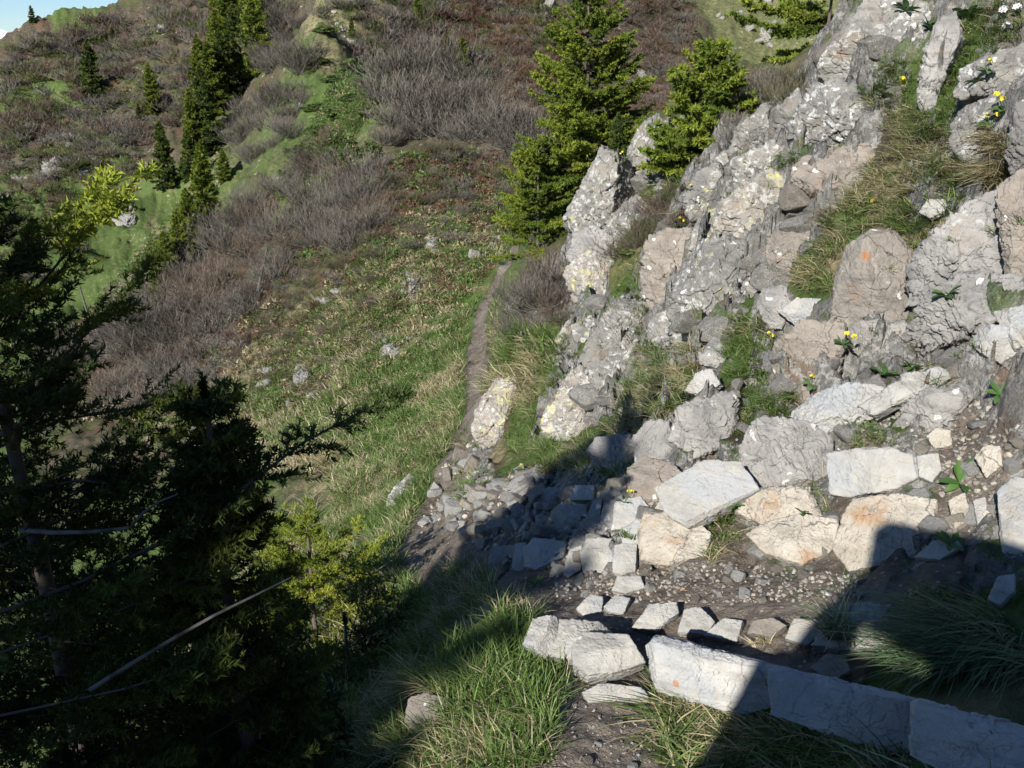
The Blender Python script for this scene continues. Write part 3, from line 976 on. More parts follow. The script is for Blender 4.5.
 ('boulder', 'wide shaded block at the left of the upper jointed row', 'block', [(553,513),(562,505),(586,505),(586,534),(558,534)], 'grey', dict(lift=.12, amp=.03)),
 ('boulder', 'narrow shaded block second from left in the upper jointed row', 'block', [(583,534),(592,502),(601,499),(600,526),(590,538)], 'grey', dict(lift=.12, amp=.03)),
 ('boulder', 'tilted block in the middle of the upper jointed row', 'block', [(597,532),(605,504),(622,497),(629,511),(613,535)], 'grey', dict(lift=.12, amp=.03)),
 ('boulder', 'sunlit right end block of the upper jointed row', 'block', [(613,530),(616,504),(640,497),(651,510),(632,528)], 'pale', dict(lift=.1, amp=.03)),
 ('rock_outcrop', 'cream ribbed rock face stained ochre below the dry tussock', 'rock face', [(748,534),(765,524),(790,517),(836,519),(834,547),(802,565),(768,554)], 'cream', dict(thick=.22, lift=.08, amp=.03, tiltk=.12, chamfer=.1)),
 ('rock_outcrop', 'largest cream ribbed rock face above the photographer-shaped shadow', 'rock face', [(836,548),(844,522),(858,503),(900,497),(933,501),(932,530),(916,560),(852,570)], 'cream', dict(thick=.22, lift=.08, amp=.03, tiltk=.12, chamfer=.1)),
 ('boulder', 'long pale block with a dark underside below the green cushion', 'block', [(827,453),(850,455),(885,448),(914,458),(917,478),(896,489),(850,496),(829,491)], 'pale', dict(thick=.4, lift=.12, amp=.03, chamfer=.1)),
 ('boulder', 'wedge of pale stone right of the long pale block', 'stone', [(917,457),(938,454),(941,470),(932,482),(920,477)], 'pale', dict(lift=.05)),
 ('boulder', 'pale stone with a brown edge in the dirt at far right', 'stone', [(976,458),(985,446),(1000,447),(1002,465),(986,477)], 'cream', dict(lift=.05)),
 ('boulder', 'small half brown stone above the wedge', 'stone', [(927,437),(935,429),(951,431),(951,446),(935,449)], 'cream', dict(lift=.05)),
 ('boulder', 'long flat stone leaning across the slope above the green cushion', 'slab', [(864,405),(905,378),(938,367),(948,375),(930,391),(880,414)], 'pale', dict(thick=.3, lift=.12, amp=.02, chamfer=.1, back=.25)),
 ('rock_outcrop', 'pale spotted ledge left of the long leaning flat stone', 'ledge', [(798,412),(820,394),(868,383),(892,394),(872,416),(832,432),(804,434)], 'pale', dict(thick=.35, lift=.12)),
 ('boulder', 'two humped white spotted rock left of the long pale block', 'boulder', [(742,450),(755,430),(765,423),(785,429),(808,428),(829,440),(828,480),(790,493),(760,493),(745,468)], 'grey', dict(thick=.45, lift=.15)),
 ('rock_outcrop', 'white flecked bedrock below the long leaning flat stone', 'outcrop', [(888,428),(920,395),(960,384),(972,400),(942,427),(910,438)], 'grey', dict(thick=.25, lift=.05)),
 ('rock_outcrop', 'tall cream block cut by the right edge above the shadow', 'block', [(998,492),(1015,479),(1045,482),(1045,558),(1004,558),(1000,530)], 'pale', dict(lift=.1, amp=.03)),
 ('rock_outcrop', 'low ochre bed of rock under the dry hanging tuft', 'ledge', [(737,512),(760,489),(806,489),(818,515),(770,528)], 'cream', dict(thick=.25, lift=.08)),
 ('boulder', 'narrow pale stone sunk in dirt left of the tall cream block', 'stone', [(949,502),(965,494),(971,520),(955,528)], 'cream', dict(lift=.03)),
 ('boulder', 'thin white stone next to the tall cream block', 'stone', [(974,502),(985,497),(989,521),(978,525)], 'pale', dict(lift=.03)),
 ('boulder', 'flat pale stone below the largest cream ribbed face', 'stone', [(915,556),(935,542),(955,540),(962,548),(940,560)], 'pale', dict(lift=.04)),
 ('boulder', 'pale stone lying in the shadow at the right edge', 'stone', [(988,600),(998,578),(1014,575),(1014,592),(1000,605)], 'pale', dict(lift=.06)),
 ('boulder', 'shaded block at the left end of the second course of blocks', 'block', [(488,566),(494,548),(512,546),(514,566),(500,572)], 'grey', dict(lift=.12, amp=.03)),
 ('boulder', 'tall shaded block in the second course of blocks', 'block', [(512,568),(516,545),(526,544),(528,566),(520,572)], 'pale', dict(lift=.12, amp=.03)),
 ('boulder', 'flat grey block above the left end of the upper jointed row', 'block', [(536,500),(548,488),(566,490),(564,506),(546,508)], 'grey', dict(lift=.12, amp=.03)),
 ('boulder', 'small square block above the middle of the upper jointed row', 'block', [(570,500),(576,486),(594,486),(594,500)], 'pale', dict(lift=.12, amp=.03)),
 ('boulder', 'pale block between the jointed row and the cream block', 'block', [(650,516),(660,502),(680,503),(684,517),(664,521)], 'pale', dict(lift=.1, amp=.03)),
 ('boulder', 'squat pale block below the right end of the jointed row', 'block', [(612,590),(618,577),(640,576),(644,588),(626,594)], 'pale', dict(lift=.06, amp=.03)),
 # --- stones edging the ledge path
 ('boulder', 'first pale stone at the left of the stones lining the path', 'stone', [(577,609),(590,595),(603,597),(601,612),(585,617)], 'pale', dict(lift=.06)),
 ('boulder', 'small stone second from left among the stones lining the path', 'stone', [(604,607),(615,596),(630,599),(623,614),(609,612)], 'pale', dict(lift=.06)),
 ('boulder', 'long pale stone third among the stones lining the path', 'stone', [(633,628),(650,606),(676,603),(678,613),(656,631)], 'pale', dict(lift=.07)),
 ('boulder', 'blocky pale stone right of the long one lining the path', 'stone', [(679,633),(685,611),(700,608),(714,622),(706,634)], 'pale', dict(lift=.08)),
 ('boulder', 'half shaded blue grey stone behind the kerb', 'stone', [(704,634),(724,619),(742,621),(737,642)], 'pale', dict(lift=.06)),
 ('boulder', 'flat rust brown stone behind the pale grass sprout', 'stone', [(748,634),(754,621),(774,619),(786,626),(770,637)], 'brown', dict(lift=.06)),
 ('boulder', 'small pale stone between the rounded stone and the broad slab', 'stone', [(808,632),(814,620),(826,621),(828,634),(816,640)], 'pale', dict(lift=.06)),
 ('boulder', 'rounded pale stone right of the pale grass sprout', 'stone', [(786,638),(795,619),(813,621),(820,633),(806,645)], 'pale', dict(lift=.07)),
 ('boulder', 'broad pale slab crossed by the dark shadow at the path edge', 'slab', [(820,645),(830,614),(852,605),(900,609),(930,618),(924,636),(880,644),(842,650)], 'pale', dict(lift=.08, thick=.25, chamfer=.1)),
 ('boulder', 'dark angular stone lying behind the kerb', 'stone', [(812,668),(826,655),(845,657),(850,672),(832,682)], 'brown', dict(lift=.06)),
 ('boulder', 'round topped stone at the left of the foreground step', 'step stone', [(525,644),(534,620),(556,617),(560,640),(546,656)], 'pale', dict(lift=.14)),
 ('boulder', 'rounded cream stone in the middle of the foreground step', 'step stone', [(547,649),(560,622),(600,624),(628,640),(602,654),(576,660),(552,656)], 'pale', dict(lift=.14)),
 ('boulder', 'flat faced white block in front of the foreground step', 'step stone', [(574,654),(584,635),(625,639),(642,662),(620,671),(590,677),(576,668)], 'pale', dict(lift=.15, amp=.025, chamfer=.1)),
 ('boulder', 'thin white stone half buried in the path below the step', 'stone', [(584,692),(600,685),(640,689),(647,698),(590,702)], 'pale', dict(lift=.04)),
 ('boulder', 'brown stone poking out of the grass bank at the bottom', 'stone', [(406,722),(410,700),(425,694),(446,699),(442,727),(420,734)], 'brown', dict(lift=.06)),
 # --- kerb
 ('kerb_stone', 'left kerb stone in full sun with a small orange mark at its end', 'kerb stone', [(648,648),(656,638),(668,638),(776,668),(773,704),(742,714),(660,690),(650,672)], 'kerb', dict(dist=2.66, face=(-.30, -.85, .50), thick=.32, back=.32, amp=.032, blk=.035, fronts=4, tiltk=.12, chamfer=.24, grow=1.03)),
 ('kerb_stone', 'middle kerb stone with its upper left corner sunlit', 'kerb stone', [(771,672),(778,668),(916,700),(914,752),(882,748),(773,714)], 'kerb', dict(dist=2.42, face=(-.30, -.85, .50), thick=.32, back=.32, amp=.032, blk=.035, fronts=4, tiltk=.12, chamfer=.24, grow=1.03)),
 ('kerb_stone', 'right kerb stone wholly in shade at the bottom corner', 'kerb stone', [(914,706),(920,701),(1062,738),(1062,800),(985,786),(913,754)], 'kerb', dict(dist=2.2, face=(-.30, -.85, .50), thick=.32, back=.32, amp=.032, blk=.035, fronts=4, tiltk=.12, chamfer=.24, grow=1.03)),
 # --- crags on the far slopes
 ('rock_outcrop', 'grey crag with a sunlit edge beside the green gully', 'crag', [(114,232),(118,212),(132,207),(138,222),(138,240),(126,244)], 'grey', dict(amp=.10, lift=None, far=1)),
 ('rock_outcrop', 'pale boulder standing above the green gully', 'boulder', [(72,184),(76,170),(86,170),(86,184)], 'lichen', dict(amp=.08, lift=None, far=1)),
 ('rock_outcrop', 'wide pale crag on the left slope above the dark spruce', 'crag', [(8,200),(12,172),(24,164),(34,172),(32,196)], 'lichen', dict(amp=.12, lift=None, far=1)),
 ('rock_outcrop', 'crag right of the wide pale crag on the left slope', 'crag', [(44,185),(48,164),(58,160),(68,168),(66,184)], 'lichen', dict(amp=.12, lift=None, far=1)),
 ('rock_outcrop', 'pale crag at the left edge above the dark spruce', 'crag', [(-8,214),(-2,190),(8,188),(12,200),(8,214)], 'lichen', dict(amp=.12, lift=None, far=1)),
 ('rock_outcrop', 'ragged pale crag high on the left slope', 'crag', [(158,36),(161,21),(170,20),(172,34)], 'grey', dict(amp=.12, lift=None, far=1)),
 ('rock_outcrop', 'thin vertical pale crag in the middle of the grassy slope', 'crag', [(404,305),(409,270),(416,268),(418,300),(412,312)], 'lichen', dict(amp=.12, lift=None, far=1)),
 ('rock_outcrop', 'white crag above the thin vertical crag', 'crag', [(425,256),(430,238),(436,244),(438,256)], 'lichen', dict(amp=.1, lift=None, far=1)),
 ('rock_outcrop', 'small pale crag in the grass left of the trail', 'crag', [(377,364),(384,344),(398,340),(400,352),(388,368)], 'lichen', dict(amp=.1, lift=None, far=1)),
 ('rock_outcrop', 'largest of the pale crags behind the dark spruce', 'crag', [(290,400),(296,366),(304,364),(312,390),(306,404)], 'lichen', dict(amp=.12, lift=None, far=1)),
 ('rock_outcrop', 'pale crag left of the largest crag behind the dark spruce', 'crag', [(260,385),(264,368),(272,368),(276,384)], 'lichen', dict(amp=.12, lift=None, far=1)),
 ('rock_outcrop', 'white crag seen between the spruce boughs', 'crag', [(188,445),(190,424),(202,420),(208,440),(200,448)], 'lichen', dict(amp=.12, lift=None, far=1)),
 ('rock_outcrop', 'white cliff at the top of the brown slope beside the big spruce', 'crag', [(532,40),(534,8),(542,-6),(554,0),(556,30),(546,44)], 'lichen', dict(amp=.12, lift=None, far=1)),
 ('rock_outcrop', 'grey crag on the farthest green slope', 'crag', [(758,45),(764,28),(776,22),(778,40),(768,50)], 'grey', dict(amp=.12, lift=None, far=1)),
 ('rock_outcrop', 'long white streak of bare rock on the brown slope right of the big spruce', 'crag', [(638,72),(641,66),(652,86),(649,90)], 'lichen', dict(amp=.05, lift=None, far=1)),
 ('rock_outcrop', 'small white stone on the green ridge', 'stone', [(297,112),(299,99),(303,99),(302,111)], 'pale', dict(lift=None, far=1)),
 ('rock_outcrop', 'rock beside the far bend of the trail under bare shrubs', 'boulder', [(505,318),(507,286),(516,286),(520,300),(516,316)], 'lichen', dict(lift=None, far=1)),
]
for i, (nm, lb, ct, poly, mt, kw) in enumerate(LIST):
    lb = lb.replace('the photographer-shaped shadow', 'the boxy dark shadow')
    kw = dict(kw)
    kw.setdefault('thick', .4)
    if ct in ('block', 'rock face', 'stone') and not kw.get('far'):
        kw.update(thick=.25, tiltk=.12, chamfer=.10, grow=1.06, blk=.025, lift=.045 + .55 * kw.get('lift', .06))
    if ct == 'boulder' and kw.get('amp') is None:
        kw.update(blk=.05)
    if kw.pop('far', 0):
        kw.update(thick=.16, amp=.16, blk=.18, lift=0.0, fronts=4, tiltk=.6, grow=1.35, chamfer=.5)
    o = rock(nm, lb, ct, poly, mt, seed=i + 1, **kw)
    if 'orange lichen near' in lb or 'orange mark' in lb:
        u_, v_, r_ = (868, 254, .026) if 'boulder' in nm else (672, 684, .010)
        me = o.data
        co_ = np.empty(len(me.vertices) * 3, np.float32)
        me.vertices.foreach_get('co', co_)
        co_ = co_.reshape(-1, 3)
        wp = co_ + np.array(o.location)
        pu, pv, pz = to_px(wp)
        k = np.argsort((pu - u_) ** 2 + (pv - v_) ** 2)[:60]
        k = k[np.argmin(pz[k])]
        if 'boulder' in nm:
            me.materials[0] = rock_mat('rock_brown_orange', .25, .0, ((.175, .16, .142), (.245, .218, .186)), .35, dots=.3, orange=(tuple(map(float, co_[k])), r_))
        else:
            me.materials[0] = rock_mat('rock_kerb_orange', .25, .0, ((.33, .325, .31), (.43, .42, .395)), .38, (.22, .185, .145), pale=1, dots=0, orange=(tuple(map(float, co_[k])), r_))

# --- loose stones: a few shapes, each stone placed on its own
STONES = []
for k in range(9):
    rg = np.random.default_rng(300 + k)
    V, F = ico(4)
    e = np.array([1, rg.uniform(.6, .95), rg.uniform(.4, .75)])
    pl = [(np.array(n_, float), d_) for n_, d_ in [((1, 0, 0), e[0]), ((-1, 0, 0), e[0]), ((0, 1, 0), e[1]), ((0, -1, 0), e[1]), ((0, 0, 1), e[2]), ((0, 0, -1), e[2])]]
    for j in range(9):
        n_ = rg.normal(0, 1, 3)
        n_ /= np.linalg.norm(n_)
        pl.append((n_, np.abs(n_ * e).sum() * rg.uniform(.55, .85)))
    V = roughen(carve(V * e, pl), .9, .03, 40 + k)
    STONES.append({m: mesh_from('stone', V, F, RM[m]) for m in ('pale', 'cream', 'grey', 'brown', 'lichen')})


def scatter_stones(poly, n, smin, smax, mats, label, group, name='stone', sink=.25, rng=np.random.default_rng(5), cat='stone'):
    u, v = sample_poly(poly, n, rng)
    p, d = hit(u, v)
    for q, dd in zip(p, d):
        if np.isnan(dd): continue
        s = dd / F_PX * math.exp(rng.uniform(math.log(smin), math.log(smax))) / 2
        o = link(name, STONES[rng.integers(len(STONES))][mats[rng.integers(len(mats))]])
        o.location = (q[0], q[1], q[2] + s * (.5 - sink) * .7)
        o.rotation_euler = (rng.normal(0, .4), rng.normal(0, .4), rng.uniform(0, 6.28))
        o.scale = (s, s * rng.uniform(.8, 1.1), s * rng.uniform(.7, 1.2))
        tag(o, label, cat, group)


def gravel(spec, mat, seed):
    """chippings nobody could count: one object"""
    rg = np.random.default_rng(seed)
    V0, F0 = ico(2)
    bag = Bag()
    for poly, n, smin, smax in spec:
        u, v = sample_poly(poly, n, rg)
        p, d = hit(u, v)
        for q, dd in zip(p, d):
            if np.isnan(dd): continue
            s = dd / F_PX * math.exp(rg.uniform(math.log(smin), math.log(smax))) / 2
            e = np.array([1, rg.uniform(.5, .9), rg.uniform(.35, .7)])
            W = np.sign(V0) * np.abs(V0) ** .55 * e * rg.uniform(.8, 1.15, (len(V0), 1))
            a_, b_, c_ = rot_from(rg.normal(0, 1, 3) + np.array([0, 0, 2.0]))
            t = rg.uniform(0, 6.28)
            R_ = np.array([[math.cos(t), math.sin(t), 0], [-math.sin(t), math.cos(t), 0], [0, 0, 1]]) @ np.stack([a_, b_, c_])
            bag.add(W @ R_ * s + q + np.array([0, 0, s * .15]), F0)
    tag(link('gravel', bag.mesh('gravel', RM[mat], smooth=False)), kind='stuff')


HEAP = [(440,520),(520,465),(560,475),(640,560),(600,590),(520,560),(470,550)]
LEDGE = [(540,575),(640,560),(740,565),(860,575),(870,600),(720,605),(560,600)]
SLOPE = [(850,400),(1020,350),(1020,540),(930,540),(940,480),(850,430)]
scatter_stones(HEAP, 60, 8, 19, ['pale', 'pale', 'cream', 'grey'], 'angular pale stone in the heap below the pointed shadow', 'stones in the heap below the spur')
scatter_stones(LEDGE, 22, 8, 15, ['pale', 'cream', 'pale', 'brown'], 'small pale stone lying loose on the ledge path', 'loose stones on the ledge path')
scatter_stones([(560,660),(650,690),(660,768),(545,768)], 14, 5, 11, ['pale', 'grey', 'brown'], 'small stone bedded in the dark foreground path', 'stones in the foreground path')
scatter_stones(SLOPE, 18, 8, 18, ['pale', 'cream', 'grey'], 'broken pale stone on the dirt slope at right', 'broken stones on the right slope')
scatter_stones([(440,480),(475,440),(480,470),(455,510),(420,530)], 20, 8, 22, ['grey', 'pale', 'brown'], 'flat grey stone paving the trail bend', 'stones of the trail bend')
scatter_stones([(620,300),(800,280),(830,420),(640,470),(540,440)], 18, 6, 22, ['grey', 'lichen', 'pale'], 'grey stone half sunk in the grass of the near spur', 'stones in the grass of the near spur')
scatter_stones([(260,330),(420,240),(470,300),(400,400),(300,440),(220,430)], 14, 4, 12, ['grey', 'brown', 'grey', 'lichen'], 'pale rock showing through the mixed grass slope', 'rocks in the far grass slope', sink=.6)
scatter_stones([(0,130),(120,120),(110,240),(20,240)], 14, 3, 9, ['lichen', 'grey'], 'pale rock on the left slope above the dark spruce', 'rocks on the left slope', sink=.5)
scatter_stones([(325,0),(335,0),(350,30),(375,60),(365,70),(340,35)], 14, 3, 7, ['pale', 'cream'], 'pale stone on the far path over the ridge', 'stones of the far path')
scatter_stones([(700,0),(790,0),(790,90),(730,60)], 12, 4, 12, ['grey'], 'grey rock scattered on the farthest green slope', 'rocks on the farthest slope', sink=.5)
scatter_stones([(445,505),(520,470),(548,478),(522,540),(455,538)], 56, 10, 24, ['pale', 'grey', 'pale', 'cream'], 'squarish pale stone of the low sunlit rubble bank left of the pointed shadow', 'stones of the low rubble bank')
for q_, n_ in (([(403,312),(407,268),(417,268),(419,300)], 7), ([(424,258),(430,236),(440,244),(438,260)], 6), ([(376,366),(384,342),(400,340),(400,356)], 6), ([(288,404),(295,364),(305,364),(314,396)], 8), ([(256,388),(262,366),(276,368),(278,386)], 5), ([(184,448),(190,420),(204,420),(208,446)], 6), ([(320,300),(335,280),(345,290),(330,310)], 4), ([(470,245),(500,235),(505,250),(475,260)], 4)):
    scatter_stones(q_, n_, 7, 17, ['lichen', 'grey', 'lichen'], 'pale rock in one of the broken outcrops on the mixed grass slope', 'rocks of the slope outcrops', sink=.45)
gravel([(HEAP, 130, 2.5, 8), (LEDGE, 130, 1.6, 6), ([(560,650),(650,685),(660,768),(545,768)], 20, 1.6, 4), (SLOPE, 150, 1.8, 7), ([(440,470),(478,430),(480,470),(455,510),(420,535)], 60, 2, 8)], 'cream', 3)
gravel([(HEAP, 160, 2.5, 8), (LEDGE, 200, 1.6, 6), ([(560,650),(650,685),(660,768),(545,768)], 30, 1.5, 4), (SLOPE, 200, 1.8, 7), ([(600,480),(720,440),(860,420),(860,470),(720,500),(620,520)], 130, 2, 8)], 'grey', 5)
gravel([(HEAP, 100, 2.5, 8), (LEDGE, 300, 1.6, 6), ([(560,650),(650,685),(660,768),(545,768)], 90, 1.5, 4), (SLOPE, 300, 1.8, 7)], 'brown', 4)

# broken bedrock of the spur: blocks that follow the same joints
def blocks(poly, n, smin, smax, mats, label, group, seed):
    rg = np.random.default_rng(seed)
    u, v = sample_poly(poly, n, rg)
    p, d = hit(u, v)
    for q, dd in zip(p, d):
        if np.isnan(dd) or dd > 13: continue
        s = dd / F_PX * math.exp(rg.uniform(math.log(smin), math.log(smax))) / 2
        o = link('bedrock_block', STONES[rg.integers(len(STONES))][mats[rg.integers(len(mats))]])
        gn = gnormal(np.array([q[0]]), np.array([q[1]]))[0]
        o.location = tuple(q + gn * s * .12)
        o.rotation_euler = (-.55 + rg.normal(0, .2), .30 + rg.normal(0, .2), .5 + rg.normal(0, .25) + rg.integers(0, 2) * 1.57)
        o.scale = (s * rg.uniform(.9, 1.5), s * rg.uniform(.8, 1.1), s * rg.uniform(.8, 1.4))
        tag(o, label, 'rock', group)


blocks([(575,330),(600,250),(625,250),(645,300),(640,390),(560,445),(535,425)], 12, 14, 40, ['lichen', 'grey', 'lichen'], 'lichened block of the broken rock below the angular yellowish crag', 'blocks of the lower rib', 1)
blocks([(648,230),(720,185),(800,140),(870,120),(870,190),(830,225),(780,290),(730,335),(655,350)], 18, 14, 44, ['lichen', 'grey', 'brown', 'lichen'], 'angular block of the cracked bedrock on the crest of the near spur', 'blocks of the spur crest', 2)
blocks([(795,120),(825,55),(880,5),(920,30),(890,140),(810,165)], 8, 14, 40, ['lichen', 'lichen', 'brown'], 'block of cracked rock around the great white boulder', 'blocks around the great boulder', 3)
blocks([(650,440),(740,395),(790,330),(850,330),(900,350),(1024,330),(1024,380),(900,410),(830,440),(800,490),(680,480)], 26, 12, 34, ['grey', 'brown', 'pale', 'grey'], 'grey block of the broken ledges above the path', 'blocks of the ledges above the path', 4)
blocks([(500,520),(560,490),(640,480),(700,480),(720,540),(640,565),(520,555)], 44, 12, 34, ['pale', 'grey', 'cream', 'pale'], 'pale jointed block in the steps of rock above the path', 'jointed blocks above the path', 5)
blocks([(735,500),(830,500),(1000,495),(1000,540),(930,560),(760,560)], 20, 12, 34, ['cream', 'pale'], 'pale block in the ribbed band of rock above the path', 'blocks in the ribbed band', 6)
blocks([(576,220),(595,180),(620,150),(650,130),(660,170),(630,200),(600,240)], 6, 12, 30, ['lichen'], 'lichened block of the tall pale crag', 'blocks of the tall crag', 7)

# added unseen blockers, shaped to cast the viewer's boxy shadow with its sunlit gap
_lat = np.array([ANTI_DIR[1], -ANTI_DIR[0], 0])
_lat /= np.linalg.norm(_lat)
_fw = np.array([ANTI_DIR[0], ANTI_DIR[1], 0])
_fw /= np.linalg.norm(_fw)
_c0 = -ANTI_DIR * 1.15


def make_blocker(corners, depth, label, seed):
    """corners: offsets (across, up) from the line between sun and lens"""
    h = hull(np.array(corners))
    cc = h.mean(0)
    ext = (h.max(0) - h.min(0)) / 2
    pl = []
    for i in range(len(h)):
        x, y = h[i] - cc, h[(i + 1) % len(h)] - cc
        e = np.array([y[1] - x[1], x[0] - y[0]])
        e /= np.linalg.norm(e)
        pl.append((np.array([e[0], 0, e[1]]), max(e @ x, .01)))
    pl += [(np.array([0, 1.0, 0]), depth), (np.array([0, -1.0, 0]), depth), (np.array([.1, .99, .0]), depth * 1.02), (np.array([-.1, -.99, .0]), depth * 1.02)]
    V, F = ico(6)
    V = carve(V * np.array([ext[0], depth, ext[1]]), pl)
    V = roughen(V, .25, .035, seed)
    V = V[:, :1] * _lat + V[:, 1:2] * _fw + V[:, 2:] * np.array([0, 0, 1.0])
    p = _c0 + _lat * cc[0] + np.array([0, 0, cc[1]])
    tag(link('shadow_blocker', mesh_from('shadow_blocker', V, F, RM['lichen']), loc=tuple(p)), label, 'rock')


_fl = gz0 = float(ground(np.array([_c0[0]]), np.array([_c0[1]]))[0]) - .4 - _c0[2]
make_blocker([(.05, -.08), (.48, -.08), (.62, -1.0), (.70, -1.3), (.10, -1.3), (.04, -.3)], .2, 'added shadow blocker behind the viewpoint shaped as the body of the viewer', 71)
make_blocker([(-.17, -.05), (-.19, .07), (-.15, .12), (.24, .12), (.40, .06), (.42, -.09), (.05, -.10)], .2, 'added shadow blocker behind the viewpoint shaped as the head and camera of the viewer', 72)
make_blocker([(-.21, -.05), (-.13, -.05), (-.16, -.30), (-.24, -.50), (-.38, -.50), (-.29, -.26)], .08, 'added shadow blocker behind the viewpoint shaped as the left arm of the viewer', 73)
make_blocker([(-.37, -.40), (-.2, -.34), (.0, -.32), (.5, -.31), (.62, -.9), (.8, _fl), (-.6, _fl), (-.46, -.8)], .14, 'added shadow blocker behind the viewpoint widening the viewer shadow over the kerb', 74)
# ------------------------------------------------------------------ grass, flowers and small plants
bpy.context.view_layer.update()
DG = bpy.context.evaluated_depsgraph_get()


def cast(u, v, rocks_ok=True):
    """first surface (ground or rock) seen through each pixel"""
    out, nor, on = [], [], []
    for r in ray(np.atleast_1d(u).astype(float), np.atleast_1d(v).astype(float)):
        ok, loc, n_, _, ob, _ = SC.ray_cast(DG, (0, 0, 0), Vector(tuple(r)))
        if not ok or (not rocks_ok and ob is not None and ob.name.split('.')[0] != 'hillside'):
            out.append((np.nan,) * 3); nor.append((0, 0, 1)); on.append(False)
        else:
            out.append(tuple(loc)); nor.append(tuple(n_)); on.append(ob.name.split('.')[0] != 'hillside')
    return np.array(out), np.array(nor), np.array(on)


def tint_mat(name, rough=.7, transl=.25, spec=.25):
    g = N(name)
    at_ = g.n('ShaderNodeAttribute', attribute_name='tint')
    return g.finish(at_.outputs['Color'], rough, None, spec, transl)


GRASS_M = tint_mat('grass_blade', .55, .42, .3)
NEEDLE_M = tint_mat('spruce_needle', .6, .22, .25)
TWIG_M = tint_mat('bare_twig', .9, None, .1)
LEAF_M = tint_mat('leaf', .5, .25, .4)

GREEN = np.array([[.115, .19, .04], [.16, .25, .06], [.20, .285, .08], [.10, .155, .045]])
BLUEG = np.array([[.10, .17, .085], [.14, .22, .11], [.19, .26, .14]])
DRY = np.array([[.50, .43, .25], [.58, .51, .33], [.40, .33, .18], [.52, .46, .29]])


def blades(P, L, W, lean, az, bend, C, bag):
    """P (n,3) roots; each blade is a bent tapering strip of three faces"""
    n = len(P)
    d0 = np.stack([np.sin(lean) * np.cos(az), np.sin(lean) * np.sin(az), np.cos(lean)], -1)
    out = np.stack([np.cos(az), np.sin(az), np.zeros(n)], -1)
    side = np.stack([-np.sin(az), np.cos(az), np.zeros(n)], -1)
    tw = RNG.uniform(-.7, .7, n)[:, None]
    side = side * np.cos(tw) + np.cross(d0, side) * np.sin(tw)
    pts = []
    for s in (0, .4, .75, 1.0):
        p = P + d0 * (L * s)[:, None] + out * (bend * L * s * s * .8)[:, None]
        p[:, 2] -= bend * L * s * s * .55
        pts.append(p)
    ws = (1.0, .85, .5)
    rows = []
    for p, w_ in zip(pts[:3], ws):
        rows += [p - side * (W * w_ / 2)[:, None], p + side * (W * w_ / 2)[:, None]]
    rows.append(pts[3])
    V = np.stack(rows, 1).reshape(-1, 3)
    b = np.arange(n)[:, None] * 7
    q = np.concatenate([b + np.array([0, 1, 3, 2]), b + np.array([2, 3, 5, 4])])
    t = b + np.array([4, 5, 6])
    Cc = np.repeat(C, 7, 0)
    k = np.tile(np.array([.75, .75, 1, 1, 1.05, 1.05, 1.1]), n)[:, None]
    m = bag.n
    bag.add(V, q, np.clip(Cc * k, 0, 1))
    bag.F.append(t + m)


def tufts(bag, P, k, L, W, dry=.3, radius=.03, green=GREEN, lean=(.1, .7), bend=(.2, .9), down=.6, az0=None, patch=.6):
    n = len(P)
    if not n: return
    gn = gnormal(P[:, 0], P[:, 1])
    daz = np.arctan2(gn[:, 1], gn[:, 0])
    steep = np.clip(1 - gn[:, 2], 0, 1)
    ts = RNG.uniform(.65, 1.25, n)
    tdry = np.clip(dry + RNG.normal(0, .2, n) + 1.1 * perlin(P / patch + 3.3, 44), 0, 1)
    R = lambda a: np.repeat(a, k, 0)
    m = n * k
    rr = radius * np.sqrt(RNG.uniform(0, 1, m)) * R(ts)
    ra = RNG.uniform(0, 2 * PI, m)
    Q = R(P) + np.stack([rr * np.cos(ra), rr * np.sin(ra), np.zeros(m)], -1)
    Q[:, 2] -= .006 + rr * 0
    az = RNG.uniform(0, 2 * PI, m)
    base = R(daz) if az0 is None else np.full(m, az0)
    x = np.cos(az) + down * 2 * (R(steep) + .25) * np.cos(base)
    y = np.sin(az) + down * 2 * (R(steep) + .25) * np.sin(base)
    az = np.arctan2(y, x)
    isdry = RNG.uniform(0, 1, m) < R(tdry)
    C = np.where(isdry[:, None], DRY[RNG.integers(0, len(DRY), m)], green[RNG.integers(0, len(green), m)])
    C = C * RNG.uniform(.75, 1.2, m)[:, None] * R(RNG.uniform(.85, 1.12, n))[:, None]
    ln = R(ts) * RNG.uniform(*L, m)
    le = RNG.uniform(*lean, m) + R(steep) * .5 * isdry
    blades(Q, ln, W * RNG.uniform(.7, 1.3, m), le, az, RNG.uniform(*bend, m) * np.where(isdry, 1.2, 1), C, bag)


def grass_in(bag, poly, n, near=True, zone_min=None, **kw):
    u, v = sample_poly(poly, n)
    if near:
        P, _, _ = cast(u, v, rocks_ok=False)
    else:
        P, _ = hit(u, v)
    P = P[~np.isnan(P[:, 0])]
    if zone_min is not None and len(P):
        z = zone_at(P[:, 0], P[:, 1])
        td = trail_dist(P[:, 0], P[:, 1])
        P = P[(z[:, 0] < zone_min) & (td > .27)]
    tufts(bag, P, **kw)


# foreground bank
b = Bag()
grass_in(b, [(395,768),(405,700),(440,648),(495,592),(535,596),(548,640),(556,690),(545,768)], 300, k=24, L=(.04, .105), W=.0038, dry=.2, radius=.035)
grass_in(b, [(330,768),(380,690),(440,575),(470,560),(500,590),(440,645),(400,705),(388,768)], 300, k=20, L=(.05, .13), W=.004, dry=.3, radius=.04)
tag(b.mesh and link('grass', b.mesh('grass', GRASS_M)), kind='stuff')
